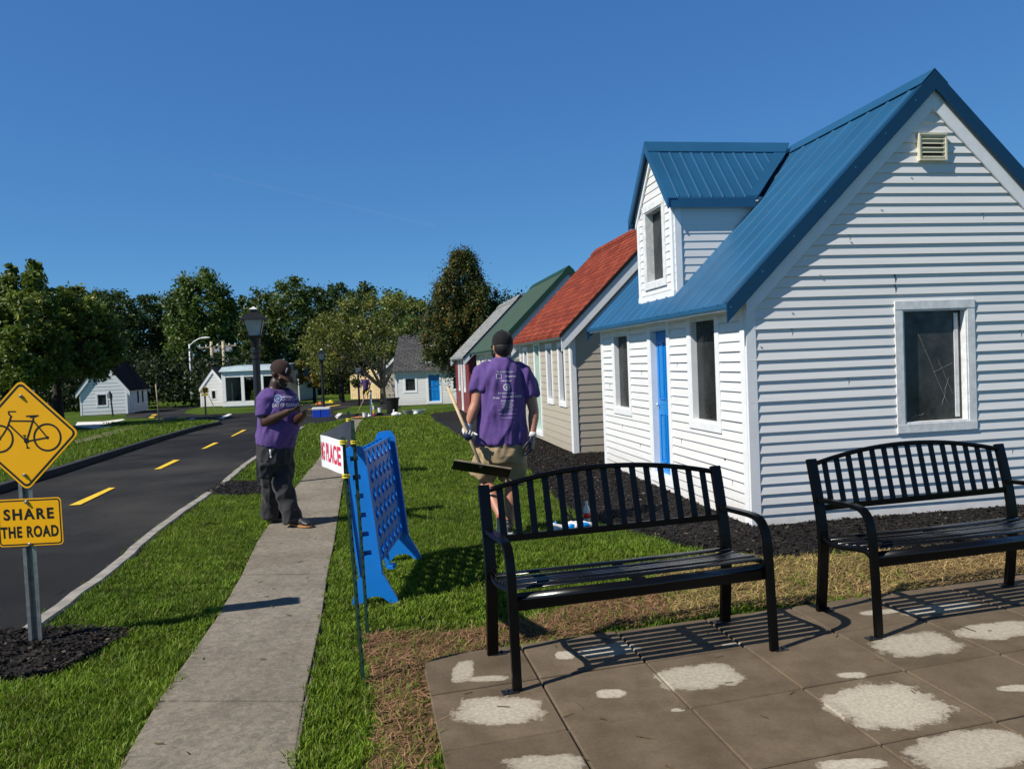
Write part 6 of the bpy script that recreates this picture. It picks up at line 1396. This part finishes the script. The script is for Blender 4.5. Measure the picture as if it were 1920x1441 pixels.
# street light and utility poles
def street_light(base, h, label, flip=1, arm=((0, 0), (.7, .45), (1.6, .75), (2.2, .75)), k=1.0):
    t = thing('street_light', base, label, 'street light', 'tall aluminium street lights'); mb = MB(); mb.tube([(0, 0, 0), (0, 0, h)], [.10, .06], 10); mb.build('pole', M['trim_old'], t, True)
    mb = MB(); P = [Vector((flip*x*k, 0, h-.15+z*k)) for x, z in arm]; mb.tube(P, .05, 8); mb.build('arm', M['trim_old'], t, True); mb = MB(); mb.ell(P[-1]+Vector((flip*.25, 0, .02)), (.38*k, .14, .09)); mb.build('lamp_head', M['trim_old'], t, True); return t
b_ = W(363, 754, 61); b_.z = gz(61); tp = W(358, 645, b_.y); street_light((b_.x-.1, b_.y, b_.z), tp.z-b_.z, 'tall aluminium street light with curved arm left of the white gabled building', 1, ((0, 0), (.35, .32), (.75, .52), (1.0, .55)), 1.05)
b_ = W(60, 700, 44); tp = W(59, 590, 44); street_light((b_.x, 44, gz(44)), tp.z-gz(44), 'aluminium street light half hidden in the left trees, only its arm showing', 1, ((0, 0), (.9, .40), (1.35, .62)), 1.0)
def utility_pole(xp, ytop, Y, label, k=1):
    tp = W(xp, ytop, Y); t = thing('utility_pole', (tp.x, Y, gz(Y)), label, 'utility pole', 'utility poles behind the station'); h = tp.z-gz(Y)
    mb = MB(); mb.tube([(0, 0, 0), (0, 0, h)], [.16, .12], 10); mb.build('pole', M['polewood'], t, True); mb = MB(); mb.bar((-1.1*k, 0, h-.5), (1.1*k, 0, h-.45), .12, .1, Vector((0, 0, 1))); mb.build('crossarm', M['oldwood'], t)
    for x in (-1.0, -.45, .5, 1.0):
        mb = MB(); mb.lathe([(.04, h-.44), (.07, h-.38), (.04, h-.25)], (x*k, 0, 0), 8); mb.build('insulator', M['trim_old'], t)
    mb = MB(); mb.box((.5, -.05, h-.75), (.5, .3, .35)); mb.build('switch_box', M['plasticgrey'], t, bevel=.02); return t, h
t, h = utility_pole(396, 640, 66, 'left utility pole with a transformer behind the white gabled building'); mb = MB(); mb.lathe([(.2, -.3), (.23, -.28), (.23, .35), (.15, .42), (.02, .45)], (-.32, -.1, h-2.0), 14); mb.build('transformer', M['plasticgrey'], t, True)
t, h = utility_pole(418, 638, 64, 'right utility pole rising directly behind the station roof edge'); mb = MB(); mb.lathe([(.2, -.3), (.23, -.28), (.23, .35), (.15, .42), (.02, .45)], (.38, -.1, h-1.9), 14); mb.build('transformer', M['plasticgrey'], t, True)

# ------------------------------------------------------------ trees
M['leaf'] = attr_mat('leaves', .5, .28, .35)
M['bark'] = simple('grey_bark', (.10, .085, .065), .9, var=.35, scale=14, bump=.8, bscale=30)
M['darkbark'] = simple('dark_bark', (.035, .028, .022), .9, var=.35, scale=14, bump=.8, bscale=30)
def leaf_cloud(name, centres, radii, per, size, c1, c2, parent, accent=None, flat=.35, seed=1, jit=.75):
    r_ = np.random.default_rng(seed); n = sum(per) if hasattr(per, '__len__') else per*len(centres); cnt = per if hasattr(per, '__len__') else [per]*len(centres)
    idx = np.repeat(np.arange(len(centres)), cnt); Cn = np.array([tuple(c) for c in centres])[idx]; Rn = np.array(radii)[idx]; n = len(idx)
    d = r_.normal(size=(n, 3)); d /= np.linalg.norm(d, axis=1)[:, None]; rad = np.clip(np.abs(r_.normal(.62, .38, n)), 0, 1.6); p = Cn+d*Rn*rad[:, None]
    nn = d*.5+r_.normal(size=(n, 3))*jit; nn[:, 2] += .45; nn /= np.linalg.norm(nn, axis=1)[:, None]
    t = np.cross(nn, r_.normal(size=(n, 3))); t /= np.linalg.norm(t, axis=1)[:, None]; b = np.cross(nn, t); sz = size*r_.uniform(.55, 1.3, n)[:, None]
    droop = -nn*.12*sz
    V = np.stack([p-t*sz*.5, p+b*sz*.34+droop*.2, p+t*sz*.62+droop, p-b*sz*.34], 1).reshape(-1, 3); F = np.arange(4*n).reshape(n, 4)
    ct = r_.uniform(0, 1, len(centres))[idx]; m = np.clip(ct*.6+r_.uniform(0, 1, n)*.5, 0, 1)[:, None]; col = np.array(c1)*(1-m)+np.array(c2)*m
    if accent is not None: a = (r_.random(n) < accent[1]*(.3+1.6*(ct > .72))); col[a] = np.array(accent[0])*r_.uniform(.6, 1.3, (a.sum(), 1))
    o = np_mesh(name, V, F, M['leaf'], np.repeat(col, 4, 0)); o.parent = parent; return o
def limbs(parent, H_, spread, base_r, n, seed, mat='bark', fork=.35, lean=(0, 0), trunkname='trunk', tips=None):
    r_ = random.Random(seed); mb = MB(); top = Vector((lean[0], lean[1], H_*fork)); mb.loft([(0, 0, -.15), (lean[0]*.3, lean[1]*.3, H_*fork*.4), top], [base_r*1.25, base_r, base_r*.85], n=10); 
    for k in range(n):
        a = 2*math.pi*k/n+r_.uniform(-.4, .4); rr_ = spread*r_.uniform(.5, 1); z1 = H_*r_.uniform(.55, .92)
        if tips and k < len(tips): e = Vector(tips[k])
        else: e = Vector((math.cos(a)*rr_, math.sin(a)*rr_, z1))
        m1 = top.lerp(e, .4)+Vector((r_.uniform(-.1, .1), r_.uniform(-.1, .1), H_*.05)); mb.loft([top-Vector((0, 0, .1)), m1, e], [base_r*.6, base_r*.34, base_r*.1], n=8)
        for j in range(4):
            s0 = m1.lerp(e, r_.uniform(0, .8)); e2 = s0+Vector((r_.uniform(-1, 1), r_.uniform(-1, 1), r_.uniform(.1, .8)))*spread*.38; mb.loft([s0, s0.lerp(e2, .5)+Vector((0, 0, .05)), e2], [base_r*.2, base_r*.13, base_r*.05], n=6)
    return mb.build(trunkname, M[mat], parent, True)
def crown_centres(H_, zlo, rfun, n, seed, sq=.8, inner=.35):
    r_ = random.Random(seed); out = []; rad = []
    for _ in range(n):
        f_ = r_.random()**.85; z = zlo+(H_-zlo)*f_; rm = rfun(f_); a = r_.uniform(0, 2*math.pi); d = rm*(inner+(1-inner)*r_.random()**.6)
        k = r_.uniform(.16, .30)*max(rm, .35*(H_-zlo)*.3); out.append((math.cos(a)*d, math.sin(a)*d, z)); rad.append((k, k, k*sq))
    return out, rad
def tree(loc, label, H_, rmax, zlo, n, per, leaf, c1, c2, seed, kind='round', accent=None, group=None, cat='tree', trunk_r=.14, name='tree', mat='bark', fork=.35, nl=7, **kw):
    t = thing(name, loc, label, cat, group)
    prof = {'round': lambda f: rmax*math.sin(math.pi*min(1, .12+f*.86))**.6, 'cone': lambda f: rmax*(1-f)**.7*(.55+.45*min(1, f*7)), 'oval': lambda f: rmax*(math.sin(math.pi*min(.99, .1+f*.88))**.75)*(1-.25*f)}[kind]
    cc, rr_ = crown_centres(H_, zlo, prof, n, seed, **{k: v for k, v in kw.items() if k in ('sq', 'inner')})
    if 'extra' in kw:
        for (x, y, z, r0) in kw['extra']: cc.append((x, y, z)); rr_.append((r0, r0, r0*1.1))
    limbs(t, H_, rmax*.75, trunk_r, nl, seed, mat, fork, tips=kw.get('tips'))
    leaf_cloud('crown', cc, rr_, per, leaf, c1, c2, t, accent, seed=seed); return t
GR1, GR2 = (.018, .045, .009), (.065, .12, .020)
DK1, DK2 = (.012, .032, .009), (.035, .075, .018)
# the spreading tree in front of the white far cottage
b_ = G(719, 762); Yt = 41.5; P = lambda x, y, dy=0: W(x, y, Yt+dy)-Vector((W(719, 760, Yt).x, Yt, gz(Yt)))
ex = []
rs = random.Random(5)
def incrown(x, y):
    return ((x-690)/118)**2+((y-640)/84)**2 < 1 or ((x-752)/62)**2+((y-606)/55)**2 < 1
pts = []
while len(pts) < 170:
    x, y = rs.uniform(570, 815), rs.uniform(548, 725)
    if incrown(x, y) and not (y > 664 and x > 628) and not (x > 738 and y > 650) and not (x > 745 and rs.random() < .45): q = P(x, y, rs.uniform(-2.2, 2.2)); pts.append((q.x, q.y, q.z, rs.uniform(.28, .60)))
t = thing('spreading_tree', (W(719, 760, Yt).x, Yt, gz(Yt)), 'low spreading fruit tree with open grey limbs and yellow-green leaves', 'tree')
limbs(t, 4.6, 3.0, .155, 9, 11, 'bark', .20, tips=[P(600, 640), P(640, 600, 1), P(690, 570), P(740, 585, -.5), P(790, 605), P(630, 690, -1), P(770, 650, 1), P(665, 660, -1.5), P(705, 630, 1.5)])
leaf_cloud('crown', [p[:3] for p in pts], [(p[3], p[3], p[3]*.7) for p in pts], 78, .125, (.06, .08, .014), (.21, .24, .045), t, ((.25, .16, .03), .06), seed=3)
# bronze green cedar
Yc = 33.0; b_ = W(868, 690, Yc); t = thing('cedar_tree', (b_.x, Yc, gz(Yc)), 'dense dark cedar with rusty tips overhanging the white far cottage roof', 'tree')
pts = []; rs = random.Random(9)
while len(pts) < 300:
    y = 474+206*rs.random()**.75; hwid = (5+70*((y-470)/130)**.85) if y < 600 else 76-(y-600)*.08; hwid *= 1+.20*math.sin(y*.21)+.12*math.sin(y*.55+1); x = 868+rs.uniform(-1, 1)*hwid + (6 if y > 600 else 0)
    if y > 668 and not (800 < x < 842): continue
    d_ = rs.uniform(-1, 1)*hwid/FPX*Yc*.9; q = W(x, y, Yc+d_)-t.location; pts.append((q.x, q.y, q.z, rs.uniform(.16, .34)))
for y in range(540, 700, 6): [pts.append((rs.uniform(-.9, 1.0), rs.uniform(-.8, .8), W(868, y, Yc).z-gz(Yc), .6)) for _ in range(3)]
leaf_cloud('crown', [p[:3] for p in pts], [(p[3], p[3], p[3]*1.5) for p in pts], 230, .085, (.020, .034, .008), (.085, .115, .024), t, ((.26, .12, .02), .11), seed=4, jit=.5)
mb = MB(); mb.loft([(0, 0, -.2), (0, 0, 3), (0, 0, 5.6)], [.22, .15, .04]); mb.build('trunk', M['darkbark'], t, True)
# small trees by the board fence
b_ = G(592, 747); tree((W(590, 747, 50).x, 50, gz(50)), 'small bushy tree with orange patches near the station, left of the pair', 4.1, 1.35, .8, 40, 150, .14, (.05, .075, .012), (.17, .20, .03), 21, 'oval', ((.38, .17, .02), .22), trunk_r=.10, nl=6, mat='darkbark')
tree((W(641, 750, 48).x, 48, gz(48)), 'small dark trunked tree standing between the station and the board fence', 4.9, 2.1, .95, 60, 150, .14, (.03, .05, .010), (.11, .14, .025), 22, 'round', ((.25, .18, .03), .05), trunk_r=.16, nl=7, mat='darkbark')
# big maples at far left
def px_tree(x0, Y, label, shape, seed, n, per, leaf, c1, c2, accent=None, rk=(.35, .8), depth=1.6, trunks=((0, 0),), name='tree', group=None, base=None, tr=.2, spikes=()):
    """shape: list of (y, xl, xr) outline rows in the photo at depth Y"""
    t = thing(name, (W(x0, 700, Y).x, Y, gz(Y)), label, 'tree', group); rs = random.Random(seed); pts = []
    for (xa, ya, xb, yb_) in spikes:
        for k in range(16): f_ = k/15; q = W(xa+(xb-xa)*f_+rs.uniform(-4, 4), ya+(yb_-ya)*f_, Y)-t.location; pts.append((q.x, q.y+rs.uniform(-.2, .2), q.z, .10+.13*f_))
    ys_, xl, xr = zip(*shape)
    area = [(b-a) for a, b in zip(xl, xr)]
    while len(pts) < n:
        y = rs.uniform(ys_[0], ys_[-1]); a, b = np.interp(y, ys_, xl), np.interp(y, ys_, xr); x = rs.uniform(min(xl), max(xr))
        if not (a <= x <= b): continue
        wd = (b-a)/2; e = 1-abs(x-(a+b)/2)/max(wd, 1); r0 = rs.uniform(*rk)*min(1, .35+wd/40)
        q = W(x, y, Y+rs.uniform(-1, 1)*depth*min(1, .25+e))-t.location; pts.append((q.x, q.y, q.z, r0))
    for i, (dx, dy) in enumerate(trunks):
        tp = [Vector(p[:3]) for p in rs.sample(pts, 7)]; mb = MB(); tt = Vector((dx, dy, 0)); c_ = tt+Vector((0, 0, max(1.2, (W(x0, (ys_[0]+ys_[-1]*2)/3, Y).z-gz(Y))*.5))); mb.loft([tt-Vector((0, 0, .2)), c_], [tr*1.2, tr*.8])
        for e in tp: mb.loft([c_-Vector((0, 0, .1)), c_.lerp(e, .5)+Vector((0, 0, .2)), e], [tr*.5, tr*.3, tr*.1], n=7)
        mb.build('trunk', M['darkbark'], t, True)
    leaf_cloud('crown', [p[:3] for p in pts], [(p[3], p[3], p[3]*.8) for p in pts], per, leaf, c1, c2, t, accent, seed=seed); return t
px_tree(30, 27, 'tall leafy maple at the left edge with two spiky tops', [(492, 58, 74), (520, 50, 76), (545, 44, 78), (560, -10, 90), (600, -60, 110), (660, -60, 125), (700, -60, 120), (720, -50, 80)], 31, 330, 85, .16, (.04, .07, .010), (.16, .22, .03), ((.24, .24, .03), .05), (.18, .46), 2.2, spikes=((70, 492, 60, 560), (88, 545, 80, 575)))
px_tree(8, 28, 'narrow spiky maple cut off by the left edge of the view', [(500, 14, 30), (530, -8, 28), (570, -40, 36), (640, -60, 40), (720, -80, 40)], 32, 120, 85, .16, (.04, .07, .010), (.15, .20, .03), None, (.18, .42), 1.5, spikes=((24, 500, 12, 560),))
px_tree(105, 30, 'broad maple whose low branches hang over the pale grey cottage', [(543, 112, 150), (562, 104, 172), (590, 96, 200), (640, 70, 226), (675, 70, 222), (694, 95, 205), (708, 150, 188)], 33, 300, 85, .155, (.04, .07, .010), (.17, .23, .03), ((.24, .22, .03), .05), (.18, .45), 2.2, spikes=((112, 541, 118, 575), (138, 541, 136, 570), (165, 560, 160, 590)))
# tree line
px_tree(382, 74, 'tallest tree in the tree line, with a bright green crown behind the utility poles', [(508, 374, 390), (520, 345, 400), (535, 335, 415), (560, 318, 436), (600, 312, 440), (660, 315, 440), (740, 330, 430)], 41, 300, 110, .28, (.028, .058, .011), (.12, .185, .03), ((.22, .22, .04), .03), (.4, 1.0), 3.0, group='trees in the tree line')
line = [(215, 84, [(548, 205, 232), (565, 190, 250), (620, 180, 260), (760, 180, 260)], 'dark round topped tree in the tree line right of the left maples'),
        (275, 90, [(555, 255, 290), (575, 245, 305), (640, 235, 310), (750, 235, 310)], 'low dark tree in the tree line above the brown roofed cottage'),
        (180, 92, [(545, 172, 190), (560, 160, 205), (640, 150, 215), (750, 150, 215)], 'dark narrow tree in the tree line behind the broad left maple'),
        (325, 92, [(546, 318, 335), (560, 295, 345), (640, 290, 350), (750, 290, 350)], 'dark tree in the tree line touching the left side of the tallest one'),
        (445, 88, [(556, 438, 452), (580, 420, 470), (640, 415, 480), (750, 415, 480)], 'dark tree in the tree line directly behind the near lamp head'),
        (495, 82, [(545, 480, 510), (560, 460, 525), (620, 450, 535), (750, 450, 535)], 'green tree in the tree line just right of the near lamp head'),
        (545, 80, [(524, 536, 552), (540, 515, 570), (600, 505, 590), (750, 505, 590)], 'high crowned tree in the tree line above the standing man'),
        (595, 86, [(538, 585, 605), (560, 570, 622), (620, 560, 630), (750, 560, 630)], 'round tree in the tree line above the distant lamp post'),
        (640, 84, [(528, 632, 648), (545, 612, 665), (620, 605, 680), (750, 605, 680)], 'high tree in the tree line behind the left of the spreading tree'),
        (685, 84, [(532, 678, 692), (552, 660, 710), (620, 650, 720), (750, 650, 720)], 'dark tree in the tree line right above the white route sign'),
        (735, 80, [(548, 720, 752), (575, 705, 770), (640, 700, 780), (750, 700, 780)], 'yellow green tree in the tree line behind the spreading tree top'),
        (780, 76, [(558, 770, 792), (580, 755, 812), (640, 750, 820), (750, 750, 820)], 'light green tree in the tree line left of the cedar'),
        (120, 90, [(560, 110, 130), (580, 85, 150), (640, 80, 160), (750, 80, 160)], 'dark tree in the tree line glimpsed between the left maples'),
        (860, 90, [(560, 845, 880), (590, 820, 910), (750, 820, 920)], 'tree in the tree line mostly hidden behind the cedar')]
for i, (x0, Y, sh, lab) in enumerate(line):
    lt = (.11, .165, .03) if x0 in (735, 780, 545, 495) else (.06, .105, .024)
    px_tree(x0, Y, lab, sh, 50+i, 150, 90, .30, (.018, .042, .010) if x0 not in (735, 780) else (.05, .075, .014), lt, ((.18, .18, .03), .02), (.45, 1.15), 3.2, group='trees in the tree line', tr=.25)
# understorey and the wood behind, which read as one mass
def mass(name, label, x0, x1, Y, dep, zlo, ztop, n, per, leaf, c1, c2, seed):
    rs = random.Random(seed); cc = []; rr_ = []
    for _ in range(n):
        x = rs.uniform(x0, x1); y = Y+rs.uniform(0, dep); hz_ = ztop*(1+.10*noise.noise(Vector((x*.13, y*.1, seed)))+.10*noise.noise(Vector((x*.4, 3, seed)))); z = gz(y)+zlo+(hz_-zlo)*rs.random()**.8; r0 = rs.uniform(.8, 1.7); cc.append((x, y, z)); rr_.append((r0, r0, r0*.8))
    o = leaf_cloud(name, cc, rr_, per, leaf, c1, c2, None, seed=seed); o['kind'] = 'stuff'; o['label'] = label; return o
mass('undergrowth', 'dark bushes and undergrowth along the foot of the tree line', -52, 12, 74, 8, 0, 3.6, 420, 90, .34, (.010, .022, .006), (.04, .065, .014), 71)
mass('woodland', 'far wood closing the view behind the tree line', -80, 70, 98, 14, 0, 11.6, 1500, 60, .42, (.014, .032, .009), (.055, .09, .022), 72)
mass('undergrowth', 'dark shrubs in the shade behind the pale grey cottage', -36, -16, 50, 6, 0, 3.0, 160, 110, .26, (.008, .018, .005), (.03, .05, .010), 73)
